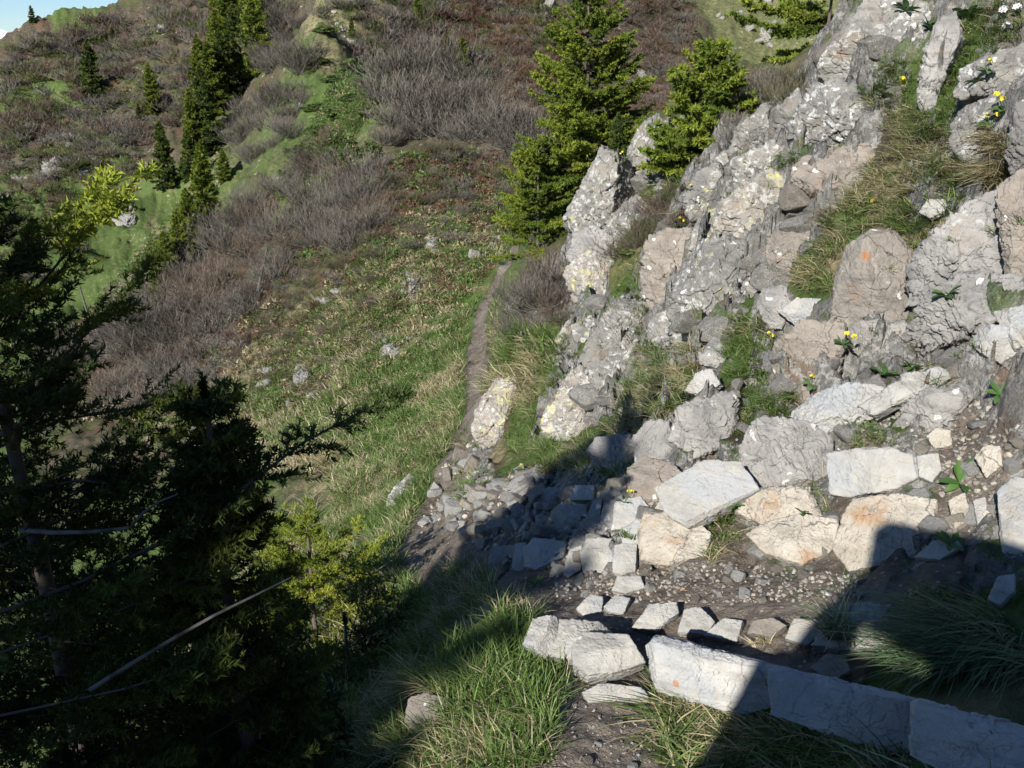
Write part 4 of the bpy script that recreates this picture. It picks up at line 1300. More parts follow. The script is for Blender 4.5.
# around and below the kerb
b = Bag()
grass_in(b, [(652,688),(700,700),(760,722),(880,756),(890,768),(668,768)], 75, k=26, L=(.05, .13), W=.005, dry=.42, radius=.035, lean=(.5, 1.4))
grass_in(b, [(760,722),(880,752),(960,785),(1024,800),(1024,820),(760,790)], 40, k=22, L=(.04, .10), W=.005, dry=.3, radius=.04, lean=(.5, 1.3))
tag(link('grass', b.mesh('grass', GRASS_M)), kind='stuff')
# near spur, dry and green tussocks hanging down the slope
b = Bag()
SPUR = [
 ([(800,262),(822,215),(870,160),(920,150),(985,165),(960,205),(925,235),(910,252),(865,238),(845,255),(835,290),(805,300)], 340, .5, (.07, .17)),
 ([(880,95),(925,112),(955,120),(952,155),(900,162),(880,130)], 110, .75, (.08, .2)),
 ([(862,95),(885,60),(918,60),(920,100),(882,112)], 60, .4, (.06, .16)),
 ([(930,25),(1024,0),(1024,50),(965,68),(950,125),(935,105),(960,40)], 130, .35, (.06, .16)),
 ([(985,125),(1014,140),(1004,190),(975,180)], 60, .7, (.08, .18)),
 ([(718,352),(745,310),(775,330),(765,398),(735,396),(728,360)], 130, .3, (.06, .15)),
 ([(638,352),(700,340),(715,345),(690,396),(640,432),(612,432),(628,385)], 190, .45, (.08, .2)),
 ([(618,275),(648,240),(645,330),(665,350),(640,352)], 90, .2, (.06, .16)),
 ([(520,395),(560,365),(545,430),(560,440),(598,440),(588,470),(525,482),(505,450),(512,415)], 230, .3, (.08, .2)),
 ([(610,205),(650,170),(690,180),(700,215),(690,250),(650,240),(620,270)], 120, .25, (.08, .2)),
 ([(735,400),(800,392),(790,425),(755,428),(735,440)], 70, .25, (.05, .12)),
 ([(720,195),(760,162),(800,146),(804,156),(748,190),(722,222)], 90, .1, (.03, .07)),
 ([(845,405),(880,414),(890,440),(855,448),(838,430)], 60, .05, (.03, .07)),
 ([(440,440),(478,425),(480,470),(520,480),(500,500),(455,500)], 60, .2, (.06, .16)),
 ([(600,470),(640,430),(660,470),(630,500)], 40, .4, (.06, .14)),
 ([(560,330),(575,350),(560,390),(520,395),(520,360)], 60, .3, (.1, .22)),
 ([(690,510),(735,500),(745,560),(700,560)], 22, .55, (.05, .13)),
 ([(812,470),(828,460),(830,520),(815,520)], 12, .9, (.06, .16)),
 ([(900,360),(960,350),(960,372),(900,385)], 18, .0, (.03, .07)),
 ([(905,590),(955,588),(955,605),(905,606)], 26, .0, (.03, .06)),
]
for poly, n_, dry_, L_ in SPUR:
    grass_in(b, poly, int(n_ * .8), k=22, L=(L_[0] * .7, L_[1] * .72), W=.0042, dry=dry_ * .75, radius=.035, lean=(.1, .9), bend=(.3, 1.1))
# tufts in the cracks and on the ledges of the bedrock
u_, v_ = sample_poly([(560,300),(600,190),(660,120),(800,60),(900,0),(1024,0),(1024,480),(760,500),(620,500),(500,480)], 3200)
P_, n_, o_ = cast(u_, v_)
k_ = ~np.isnan(P_[:, 0]) & (n_[:, 2] > .76) & (~o_ | ((v_ < 400) & (RNG.uniform(0, 1, len(v_)) < .2)))
tufts(b, P_[k_], 16, (.03, .09), .004, dry=.2, radius=.03, lean=(.1, 1.0))
tag(link('grass', b.mesh('grass', GRASS_M)), kind='stuff')
# grass slope beside the trail
b = Bag()
grass_in(b, [(470,500),(440,540),(440,575),(390,650),(340,640),(310,560),(340,500),(400,440),(470,380),(480,430)], 5200, near=False, zone_min=.5, k=11, L=(.06, .16), W=.007, dry=.32, radius=.07, patch=.8)
grass_in(b, [(200,768),(180,560),(310,500),(350,560),(400,640),(340,768)], 1300, near=False, zone_min=.5, k=10, L=(.1, .28), W=.009, dry=.3, radius=.08)
grass_in(b, [(330,480),(380,380),(440,320),(478,300),(500,268),(490,300),(478,360),(478,400),(400,450),(350,510)], 3600, near=False, zone_min=.5, k=10, L=(.07, .2), W=.012, dry=.25, radius=.10, patch=1.2)
grass_in(b, [(484,400),(486,330),(500,300),(520,330),(560,340),(540,380),(500,400)], 700, near=False, zone_min=.5, k=9, L=(.1, .26), W=.012, dry=.4, radius=.10)
tag(link('grass', b.mesh('grass', GRASS_M)), kind='stuff')
b = Bag()
grass_in(b, [(190,440),(230,370),(290,320),(400,225),(480,190),(545,215),(510,250),(470,290),(400,350),(340,470),(240,480),(190,470)], 6200, near=False, k=9, L=(.08, .24), W=.02, dry=.45, radius=.2, patch=1.6, down=1.2)
grass_in(b, [(100,340),(180,230),(215,160),(235,140),(200,220),(130,330),(0,430),(0,300)], 1400, near=False, k=6, L=(.1, .3), W=.06, dry=.15, radius=.4, patch=4)
grass_in(b, [(290,220),(300,150),(350,60),(420,60),(360,130),(330,180)], 1400, near=False, k=7, L=(.1, .3), W=.04, dry=.25, radius=.3, patch=3)
tag(link('grass', b.mesh('grass', GRASS_M)), kind='stuff')


# single tussocks that stand out
def tussock(u, v, n, k, spread, label, **kw):
    uu = u + RNG.normal(0, spread, n)
    vv = v + RNG.normal(0, spread * .45, n)
    P, _, _ = cast(uu, vv)
    P = P[~np.isnan(P[:, 0])]
    c = P.mean(0)
    bg = Bag()
    tufts(bg, P - 0, k, **kw)
    bg.V = [x - c for x in bg.V]
    tag(link('grass_tussock', bg.mesh('grass_tussock', GRASS_M), loc=c), label, 'grass tussock')


tussock(965, 650, 42, 34, 30, 'large blue green tussock with straw seed heads hanging over the shaded ledge at right', L=(.12, .25), W=.0045, dry=.22, radius=.04, green=BLUEG, lean=(.45, 1.0), bend=(.25, .9), down=2.4, az0=math.radians(200))
tussock(764, 640, 3, 22, 5, 'small pale sprout of grass behind the left kerb stone', L=(.04, .085), W=.004, dry=.55, radius=.02, lean=(.1, .9))
tussock(840, 632, 7, 30, 7, 'dark shaded tuft crossing the broad slab at the path edge', L=(.08, .18), W=.004, dry=.05, radius=.03, green=BLUEG)
tussock(690, 715, 8, 30, 12, 'long leaved tuft sprouting under the left kerb stone', L=(.08, .2), W=.006, dry=.35, radius=.03, lean=(.8, 1.5), down=1.0, az0=math.radians(150))
tussock(425, 690, 6, 32, 4, 'straw coloured tuft above the brown stone at the bottom bank', L=(.10, .2), W=.0035, dry=.75, radius=.03, lean=(.3, 1.1), down=1.5, az0=math.radians(190))
tussock(718, 520, 4, 30, 7, 'half dry tuft under the tip of the big leaning slab', L=(.05, .12), W=.0035, dry=.5, radius=.03)
tussock(632, 535, 3, 30, 4, 'small dark cushion between the jointed blocks', L=(.02, .05), W=.004, dry=.1, radius=.03)


# ------------------------------------------------------------------ leaves and flowers
def leaf_strip(bag, p0, az, L, W, up, droop, col):
    t = np.linspace(0, 1, 6)
    prof = np.sin(np.clip(t * .93 + .06, 0, 1) ** 1.25 * PI) * .5 * W + .002
    r = L * t
    z = up * L * t - droop * L * t * t
    c, s = math.cos(az), math.sin(az)
    mid = np.stack([c * r, s * r, z], -1) + p0
    side = np.array([-s, c, 0])
    fold = np.array([0, 0, .25])
    V = np.stack([mid - side * prof[:, None] + fold * prof[:, None], mid, mid + side * prof[:, None] + fold * prof[:, None]], 1).reshape(-1, 3)
    q = []
    for i in range(5):
        for j in range(2):
            a = i * 3 + j
            q.append((a, a + 1, a + 4, a + 3))
    bag.add(V, np.array(q), np.array(col))


def rosette(n, L, W, cols, seed, up=(.3, .8)):
    rg = np.random.default_rng(seed)
    bg = Bag()
    for i in range(n):
        leaf_strip(bg, np.zeros(3), i * 2.4 + rg.uniform(-.3, .3), L * rg.uniform(.7, 1.1), W * rg.uniform(.8, 1.1), rg.uniform(*up), rg.uniform(.2, .6), cols[rg.integers(len(cols))])
    return bg


def blossom(bag, c, rad, col, rg, n=9):
    for i in range(n):
        d = rg.normal(0, 1, 3)
        d[2] = abs(d[2]) * .8 + .1
        d /= np.linalg.norm(d)
        a, b_, _ = rot_from(d + np.array([.01, .013, 0]))
        q = c + d * rad * .62
        fr = rad * .52
        ang = np.arange(10) * 2 * PI / 10
        rr = fr * np.where(np.arange(10) % 2 == 0, 1, .62)
        V = np.concatenate([[q - d * fr * .25], q + (np.cos(ang) * rr)[:, None] * a + (np.sin(ang) * rr)[:, None] * b_])
        bag.add(V, np.array([(0, 1 + j, 1 + (j + 1) % 10) for j in range(10)]), np.array(col) * rg.uniform(.85, 1.1))


LEAFC = [(.10, .17, .055), (.13, .20, .08), (.08, .14, .05)]


def flower_proto(seed, n_stems):
    rg = np.random.default_rng(seed)
    leaves = rosette(7, .075, .032, LEAFC, seed).mesh('leaf_rosette', LEAF_M)
    parts = []
    for i in range(n_stems):
        az, ln = rg.uniform(0, 6.28), rg.uniform(.05, .09)
        tip = np.array([math.cos(az) * ln * .6, math.sin(az) * ln * .6, ln])
        P = np.stack([tip * s + np.array([0, 0, .01 * s * (1 - s)]) for s in np.linspace(0, 1, 4)])[None]
        V, F = tubes(P, np.full((1, 4), .0018), 4)
        sb = Bag(); sb.add(V, F, np.array([.14, .2, .06]))
        bb = Bag(); blossom(bb, tip, .02, (.74, .64, .05), rg)
        parts.append((sb.mesh('stem', LEAF_M), bb.mesh('blossom', LEAF_M)))
    return leaves, parts


FP = [flower_proto(60 + k, n_) for k, n_ in enumerate((1, 2, 3, 2))]


def flower(u, v, px, k, label, group='yellow auricula flowers on the rocks'):
    P, nn, _ = cast(u, v)
    if np.isnan(P[0, 0]): return
    p = P[0]
    s = np.clip(px * np.linalg.norm(p) / F_PX / .055, .4, 2.0)
    r = empty('yellow_flower', tuple(p), label, 'flower', group)
    r.scale = (s, s, s)
    r.rotation_euler = (.25, -.2, k * 1.7 + u)
    lv, parts = FP[k % 4]
    link('leaf_rosette', lv, r)
    for sm, bm_ in parts:
        st = link('stem', sm, r)
        link('blossom', bm_, st)


for u, v, px, k, lb in [
    (887, 98, 11, 1, 'pair of yellow auriculas with broad leaves on the crack below the great white boulder'),
    (978, 82, 9, 0, 'yellow auricula on the grey rock at upper right'),
    (988, 72, 9, 0, 'yellow auricula by the shoulder of the rock under the white blossoms'),
    (1004, 112, 10, 1, 'higher yellow auricula on the blocky pale rock at upper right'),
    (990, 126, 9, 2, 'lower bunch of yellow auriculas on the blocky pale rock at upper right'),
    (984, 12, 7, 0, 'yellow flower among the dark leaves at the top right'),
    (872, 210, 8, 0, 'single yellow flower in the grass above the orange lichened boulder'),
    (842, 345, 10, 1, 'yellow auricula beside the foot of the orange lichened boulder'),
    (812, 385, 10, 0, 'yellow auricula with long leaves on the grey brown rock wall'),
    (772, 340, 6, 1, 'pale yellow flowers in the grass above the grey brown rock wall'),
    (620, 140, 6, 2, 'yellow flowers on the top of the tall pale crag'),
    (640, 118, 6, 3, 'pale yellow flowers crowning the pointed pale rock'),
    (626, 160, 5, 1, 'yellow flowers on the shoulder of the tall pale crag'),
    (688, 190, 5, 0, 'yellow flower at the foot of the young spruce'),
    (684, 226, 6, 1, 'yellow flowers above the squarish brown pillar'),
    (642, 266, 6, 1, 'yellow flowers left of the squarish brown pillar'),
    (618, 290, 5, 0, 'yellow flower on the long slanting rib'),
    (624, 503, 8, 1, 'pale yellow flowers growing between the upper jointed blocks'),
    (508, 636, 7, 1, 'yellow flowers at the left end of the foreground step'),
    (520, 470, 5, 0, 'small yellow flower in the grass below the lichen slab')]:
    flower(u, v, px, k, lb)


def leafy(u, v, px, n, seed, label, w=.3, cols=LEAFC):
    P, _, _ = cast(u, v)
    if np.isnan(P[0, 0]): return
    L = px * np.linalg.norm(P[0]) / F_PX / 2
    o = link('leafy_plant', rosette(n, L, L * w, cols, seed, (.3, 1.1)).mesh('leafy_plant', LEAF_M), loc=tuple(P[0]))
    o.rotation_euler = (.3, -.25, seed)
    tag(o, label, 'plant')


BG = [(.07, .15, .03), (.10, .19, .045), (.055, .12, .03)]
leafy(960, 484, 40, 9, 1, 'broad leaved green plant rooted in the dirt left of the tall cream block', .32, BG)
leafy(882, 376, 34, 10, 2, 'low green leafy plant above the long leaning flat stone', .34, BG)
leafy(912, 368, 26, 9, 3, 'small green leafy plant at the end of the long leaning flat stone', .4, BG)
leafy(803, 514, 18, 5, 4, 'two leaved seedling on the low ochre bed of rock', .45, BG)
leafy(946, 296, 30, 8, 5, 'green leafy plant at the foot of the big slanting grey slab', .34, BG)
leafy(1000, 395, 26, 9, 6, 'sprawling small leaved plant on the dirt at the right edge', .35, BG)
leafy(950, 545, 30, 7, 7, 'limp green leaves beside the foot of the tall cream block', .3, BG)
leafy(930, 30, 26, 12, 8, 'dark broad leaved plant beside the narrow tall grey rib', .45, [(.06, .12, .04), (.085, .15, .055)])
leafy(905, 12, 26, 14, 9, 'dark broad leaved plant hanging at the top of the spur', .45, [(.06, .12, .04), (.085, .15, .055)])
leafy(965, 18, 30, 14, 10, 'dark leaved plant at the top right below the white blossoms', .45, [(.06, .12, .04), (.085, .15, .055)])
leafy(735, 505, 18, 8, 12, 'green sprig in the gap under the big leaning slab', .3, BG)
leafy(535, 585, 24, 5, 13, 'lone leaf sprout on the dark dirt above the foreground step', .2, BG)
for u, v, k, lb in [(1003, 14, 1, 'white blossom cluster near the top right corner'), (1016, 12, 2, 'white blossom cluster in the top right corner'), (1007, 30, 3, 'lower white blossom cluster near the top right corner')]:
    P, _, _ = cast(u, v)
    if np.isnan(P[0, 0]): continue
    bg = Bag()
    blossom(bg, np.array([0, 0, .02]), .035, (.72, .70, .70), np.random.default_rng(k), 14)
    tag(link('white_flower', bg.mesh('white_flower', LEAF_M), loc=tuple(P[0] - ray(u, v) * .05)), lb, 'flower')
# ------------------------------------------------------------------ spruces
def resample_poly(P, s):
    """P (n,k,3) polylines at parameter s (n,m)"""
    n, k, _ = P.shape
    x = np.clip(s, 0, 1) * (k - 1)
    i = np.minimum(x.astype(int), k - 2)
    f = (x - i)[..., None]
    r = np.arange(n)[:, None]
    return P[r, i] * (1 - f) + P[r, i + 1] * f


def needles(A, B, per_m, nl, nw, C, bag, rng):
    """clothe segments A->B"""
    ln = np.linalg.norm(B - A, axis=1)
    cnt = rng.poisson(ln * per_m)
    i = np.repeat(np.arange(len(A)), cnt)
    m = len(i)
    if not m: return
    f = rng.uniform(0, 1, m)[:, None]
    P = A[i] * (1 - f) + B[i] * f
    D = (B - A)[i] / np.maximum(ln[i], 1e-6)[:, None]
    r = rng.normal(0, 1, (m, 3))
    r[:, 2] += .35
    r -= D * (r * D).sum(1, keepdims=True)
    r /= np.linalg.norm(r, axis=1, keepdims=True)
    nd = D * rng.uniform(.35, .9, m)[:, None] + r * .8
    nd /= np.linalg.norm(nd, axis=1, keepdims=True)
    sd = np.cross(nd, rng.normal(0, 1, (m, 3)))
    sd /= np.linalg.norm(sd, axis=1, keepdims=True)
    L = (nl * rng.uniform(.7, 1.2, m))[:, None]
    V = np.stack([P - sd * nw / 2, P + sd * nw / 2, P + nd * L], 1).reshape(-1, 3)
    c = np.repeat(C[i] * rng.uniform(.8, 1.2, m)[:, None], 3, 0)
    bag.add(V, np.arange(m * 3).reshape(-1, 3), c)


def twig_system(bp, L, rng, step, tl, sub, crown, wood, per_m, nl, nw, cols, wood_r=.012, s0=.12, sun_tinted=()):
    """bp (n,k,3) branch centre lines of length L (n,)"""
    n, k, _ = bp.shape
    V, F = tubes(bp, (wood_r * (.4 + L / L.max()))[:, None] * np.linspace(1, .25, k)[None], 4)
    wood.add(V, F, np.array([.10, .085, .07]))
    segA, segB, segC = [], [], []
    bc = cols[rng.integers(0, len(cols), n)]
    for i in sun_tinted:
        bc[i] = (.21, .25, .028)  # brighter yellow needle colour stands in for sunlight on these limbs
    for i in range(n):
        m = max(4, int(L[i] * (1 - s0) / step))
        s = np.sort(rng.uniform(s0, 1, m * 2))[None]
        p = resample_poly(bp[i:i + 1], s)[0]
        q = resample_poly(bp[i:i + 1], np.minimum(s + .04, 1.0))[0] - resample_poly(bp[i:i + 1], s - .02)[0]
        D = q / np.maximum(np.linalg.norm(q, axis=1, keepdims=True), 1e-6)
        sgn = np.where(np.arange(m * 2) % 2 == 0, 1, -1)[:, None]
        side = np.cross(D, [0, 0, 1.0])
        side /= np.maximum(np.linalg.norm(side, axis=1, keepdims=True), 1e-6)
        ll = np.minimum(tl, L[i] * .45) * (1.08 - s[0]) ** .6 * rng.uniform(.55, 1.1, m * 2) * np.clip(s[0] * 4, .5, 1)
        d = D * rng.uniform(.5, .9, m * 2)[:, None] + side * sgn * rng.uniform(.6, 1, m * 2)[:, None]
        d[:, 2] += rng.normal(-.12, .22, m * 2)
        d /= np.linalg.norm(d, axis=1, keepdims=True)
        e = p + d * ll[:, None]
        e[:, 2] += ll * .1
        segA.append(p); segB.append(e)
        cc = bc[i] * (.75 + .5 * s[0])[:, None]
        segC.append(cc)
        if sub:
            for j in range(sub):
                f = (j + 1) / (sub + 1) * np.ones(m * 2) + rng.normal(0, .05, m * 2)
                a = p + d * (ll * f)[:, None]
                sg = 1 if j % 2 else -1
                sd2 = np.cross(d, [0, 0, 1.0]) * sg
                dd = d * .8 + sd2 * .7
                dd[:, 2] += rng.normal(0, .15, m * 2)
                dd /= np.linalg.norm(dd, axis=1, keepdims=True)
                segA.append(a); segB.append(a + dd * (ll * (1 - f) * .55 + .02)[:, None]); segC.append(cc * 1.1)
        # the branch itself carries needles on its outer half
        ss = np.linspace(.45, 1, 6)[None]
        pp = resample_poly(bp[i:i + 1], ss)[0]
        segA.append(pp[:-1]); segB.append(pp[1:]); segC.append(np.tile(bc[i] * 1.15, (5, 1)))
    needles(np.concatenate(segA), np.concatenate(segB), per_m, nl, nw, np.concatenate(segC), crown, rng)


def spruce_geom(H, R, seed, whorl=.24, per=5, step=.07, tl=.45, sub=3, per_m=150, nl=.018, nw=.0035, cols=None, first=.06, elev=(-.15, .6), gap=.0, power=.8, lean=(0, 0), extra=None, dead=0, zmin=None, sun_tinted=0):
    rng = np.random.default_rng(seed)
    crown, wood = Bag(), Bag()
    k = 14
    t = np.linspace(0, 1, k)
    ax = np.stack([lean[0] * t + .02 * H * np.sin(t * 5 + seed) * t * (1 - t), lean[1] * t + .02 * H * np.cos(t * 4 + seed) * t * (1 - t), H * t], -1)
    V, F = tubes(ax[None], (H * .013 * (1 - t) ** .8 + .006)[None] + .01 * (1 - t)[None] ** 6, 10)
    wood.add(V, F, np.array([.12, .10, .085]))
    bp, Ls = [], []
    nwh = int(H * (1 - first) / whorl)
    for i in range(nwh):
        z = first + (1 - first) * (i + rng.uniform(-.3, .3)) / nwh
        z = min(max(z, first), .985)
        if zmin is not None and z * H < zmin: continue
        for j in range(per + rng.integers(-1, 2)):
            if rng.uniform() < gap: continue
            a = rng.uniform(0, 6.28)
            L = R * ((1 - z) ** power) * rng.uniform(.62, 1.15) + .07
            if z < .2: L *= .75 + 1.2 * z
            el = elev[0] + (elev[1] - elev[0]) * z + rng.normal(0, .1)
            s = np.linspace(0, 1, 7)
            b0 = np.array([np.interp(z, t, ax[:, 0]), np.interp(z, t, ax[:, 1]), z * H])
            rr = L * s * math.cos(el)
            zz = L * (math.sin(el) * s - .28 * s ** 2 * (1 - z) + .26 * s ** 3)
            w_ = rng.normal(0, .12) * s * s * L
            bp.append(np.stack([b0[0] + rr * math.cos(a) - w_ * math.sin(a), b0[1] + rr * math.sin(a) + w_ * math.cos(a), b0[2] + zz], -1))
            Ls.append(L)
    # leader
    bp.append(np.stack([np.array([ax[-1, 0] * 1, ax[-1, 1], H - .01]) + np.array([0, 0, x]) for x in np.linspace(-.06 * H, .03 * H, 7)]))
    Ls.append(.09 * H)
    if extra:
        for e in extra:
            bp.append(e); Ls.append(float(np.linalg.norm(np.diff(e, axis=0), axis=1).sum()))
    if cols is None:
        cols = np.array([[.050, .070, .012], [.068, .088, .013], [.085, .105, .014], [.040, .060, .014]])
    twig_system(np.array(bp), np.array(Ls), rng, step, tl, sub, crown, wood, per_m, nl, nw, cols, wood_r=.003 + .0009 * H, sun_tinted=range(len(bp) - len(extra), len(bp) - len(extra) + sun_tinted) if extra else ())
    db = []
    for i in range(dead):
        z = rng.uniform(.08, .6)
        a = rng.uniform(0, 6.28)
        L = R * rng.uniform(.5, .95) * (1 - z) ** .6
        s = np.linspace(0, 1, 7)
        db.append(np.stack([L * s * math.cos(a) + .06 * L * np.sin(s * 7 + a), L * s * math.sin(a) + .05 * L * np.cos(s * 6), z * H + L * (.1 * s + .15 * s * s) + .04 * L * np.sin(s * 8)], -1))
    return crown, wood, db


BARK_M = tint_mat('spruce_bark', .9, None, .1)
_g = N('dead_wood')
DEAD_M = _g.finish(_g.mix(_g.step(_g.noise(_g.scale(_g.pos(), (8, 8, 8)), 3, 5, .6), .4, .6), (.075, .072, .066), (.15, .145, .138)), .85)


def spruce(loc, label, geom, name='spruce', group=None, dead_extra=(), rz=0):
    crown, wood, db = geom
    r = empty(name, loc, label, 'spruce', group)
    r.rotation_euler = (0, 0, rz)
    link('crown', crown.mesh('crown', NEEDLE_M, smooth=False), r)
    link('trunk', wood.mesh('trunk', BARK_M), r)
    for d in list(db) + list(dead_extra):
        V, F = tubes(d[None], np.linspace(.0065, .0018, len(d))[None], 6)
        link('dead_branch', mesh_from('dead_branch', V, F, DEAD_M), r)
    return r


def top_z(x, y, v):
    t = (384 - v) / F_PX
    c, s_ = math.cos(PITCH), math.sin(PITCH)
    return y * (t * c - s_) / (c + t * s_)


def gz(x, y):
    return float(ground(np.array([x]), np.array([y]))[0])


def smooth_path(P, k=7):
    P = np.array(P, float)
    t = np.linspace(0, 1, len(P))
    tt = np.linspace(0, 1, k)
    return np.stack([np.interp(tt, t, P[:, j]) for j in range(3)], -1)


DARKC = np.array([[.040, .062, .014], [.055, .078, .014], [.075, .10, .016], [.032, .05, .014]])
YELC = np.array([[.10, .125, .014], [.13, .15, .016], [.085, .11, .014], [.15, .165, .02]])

# the dark spruce filling the left foreground
p = at(5, 420, 2.55)
x0, y0 = p[0], p[1]
z0 = gz(x0, y0) - .1
top = top_z(x0, y0, 205)
o0 = np.array([x0, y0, z0])
limbs = [
    smooth_path([at(-20, 330, 2.70), at(40, 285, 2.56), at(90, 225, 2.44), at(150, 164, 2.36)]) - o0,
    smooth_path([at(-40, 300, 2.73), at(20, 255, 2.59), at(70, 215, 2.50), at(108, 178, 2.47)]) - o0,
    smooth_path([at(-30, 400, 2.70), at(50, 370, 2.56), at(120, 300, 2.44), at(150, 265, 2.42)]) - o0,
    smooth_path([at(-30, 460, 2.70), at(60, 420, 2.59), at(150, 405, 2.47), at(215, 398, 2.42)]) - o0,
    smooth_path([at(-30, 560, 2.70), at(60, 520, 2.56), at(180, 450, 2.42), at(250, 440, 2.36)]) - o0,
    smooth_path([at(-20, 620, 2.70), at(100, 575, 2.53), at(215, 515, 2.39), at(280, 455, 2.36), at(345, 420, 2.39), at(408, 388, 2.42)]) - o0,
    smooth_path([at(-20, 660, 2.64), at(120, 610, 2.47), at(200, 575, 2.42), at(240, 520, 2.42)]) - o0,
    smooth_path([at(-20, 720, 2.64), at(120, 690, 2.42), at(180, 672, 2.36), at(225, 650, 2.36)]) - o0,
    smooth_path([at(-20, 500, 2.70), at(80, 480, 2.47), at(160, 490, 2.42), at(215, 500, 2.36)]) - o0,
]
deads = [smooth_path([at(90, 690, 2.47), at(150, 652, 2.39), at(215, 615, 2.33), at(262, 592, 2.30), at(292, 577, 2.30)]) - o0,
         smooth_path([at(-10, 440, 2.64), at(30, 420, 2.47), at(55, 402, 2.42), at(66, 384, 2.39)]) - o0,
         smooth_path([at(20, 530, 2.47), at(70, 534, 2.36), at(130, 528, 2.33), at(150, 505, 2.33), at(178, 494, 2.30)]) - o0,
         smooth_path([at(0, 585, 2.47), at(60, 588, 2.36), at(110, 574, 2.33)]) - o0,
         smooth_path([at(40, 560, 2.47), at(100, 520, 2.36), at(150, 480, 2.36)]) - o0]
G1 = spruce_geom(top - z0, .72, 5, whorl=.10, per=6, step=.052, tl=.24, sub=3, per_m=380, nl=.020, nw=.006, cols=DARKC, elev=(.0, .6), power=.7, extra=limbs, dead=0, sun_tinted=2, zmin=.5)
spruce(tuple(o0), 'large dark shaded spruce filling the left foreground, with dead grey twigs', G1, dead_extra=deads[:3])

# slim dark spruce whose tip stands before the grass slope
p = at(205, 398, 2.36)
tp = p
z0 = gz(p[0], p[1]) - .1
G2 = spruce_geom(tp[2] - z0, .30, 8, whorl=.065, per=8, step=.038, tl=.16, sub=3, per_m=420, nl=.020, nw=.006, cols=DARKC, elev=(0, .5), dead=3, zmin=.3)
spruce((p[0], p[1], z0), 'slim dark spruce with a pointed tip beside the large dark spruce', G2)
# young spruce catching the sun
p = at(306, 520, 5.4)
tp = p
z0 = gz(p[0], p[1]) - .1
G3 = spruce_geom(tp[2] - z0, .95, 9, whorl=.12, per=7, step=.05, tl=.26, sub=3, per_m=420, nl=.02, nw=.0062, cols=YELC * 1.45, elev=(-.05, .6), power=.85, dead=3)
spruce((p[0], p[1], z0), 'young yellow green spruce with its sunlit tip below the dark boughs', G3)
p = at(345, 620, 4.2)
tp = p
z0 = gz(p[0], p[1]) - .1
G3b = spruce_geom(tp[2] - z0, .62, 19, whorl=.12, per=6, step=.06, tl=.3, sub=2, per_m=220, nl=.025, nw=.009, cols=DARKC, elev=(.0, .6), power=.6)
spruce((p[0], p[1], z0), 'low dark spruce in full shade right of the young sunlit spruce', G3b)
p = at(160, 600, 3.0)
tp = p
z0 = gz(p[0], p[1]) - .1
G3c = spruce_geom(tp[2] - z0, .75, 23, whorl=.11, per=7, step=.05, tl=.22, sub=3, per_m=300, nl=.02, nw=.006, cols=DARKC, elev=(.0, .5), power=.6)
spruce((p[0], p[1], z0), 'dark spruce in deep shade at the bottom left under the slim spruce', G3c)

# spruces behind the spur
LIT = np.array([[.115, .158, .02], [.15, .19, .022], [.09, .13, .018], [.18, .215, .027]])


def placed(u, vb, vt, d, wpx, seed, label, group=None, kw=None, base_u=None):
    pb = at(u, vb, d)
    z = gz(pb[0], pb[1]) - .1
    zt = top_z(pb[0], pb[1], vt)
    H = zt - z
    G = spruce_geom(H, wpx * d / F_PX / 2, seed, **(kw or {}))
    return spruce((pb[0], pb[1], z), label, G, group=group)


placed(583, 222, -34, 18.5, 172, 31, 'tall sunlit spruce with dead grey wood showing in its middle, behind the tall pale crag', kw=dict(whorl=.15, per=7, step=.085, tl=.5, sub=2, per_m=200, nl=.05, nw=.021, cols=LIT, dead=4, power=.75, elev=(-.1, .5)))
placed(538, 224, 140, 17.8, 110, 32, 'low spruce crowding the left foot of the tall sunlit spruce', kw=dict(whorl=.16, per=6, step=.08, tl=.4, sub=2, per_m=210, nl=.05, nw=.02, cols=LIT, power=.6))
placed(704, 185, 48, 8.7, 125, 33, 'young spruce with an orange tip between the pointed rock and the bare twigs', kw=dict(whorl=.085, per=8, step=.055, tl=.3, sub=2, per_m=200, nl=.04, nw=.017, cols=LIT, power=.7, elev=(0, .7)))
placed(690, 186, 108, 8.9, 110, 34, 'small spruce bough clump leaning over the pointed pale rock', kw=dict(whorl=.12, per=6, step=.055, tl=.3, sub=2, per_m=200, nl=.04, nw=.017, cols=LIT, power=.6))
placed(822, 84, -55, 10.5, 190, 35, 'spruce cut by the top edge behind the great white boulder', kw=dict(whorl=.15, per=6, step=.06, tl=.35, sub=2, per_m=200, nl=.042, nw=.018, cols=LIT, power=.6))

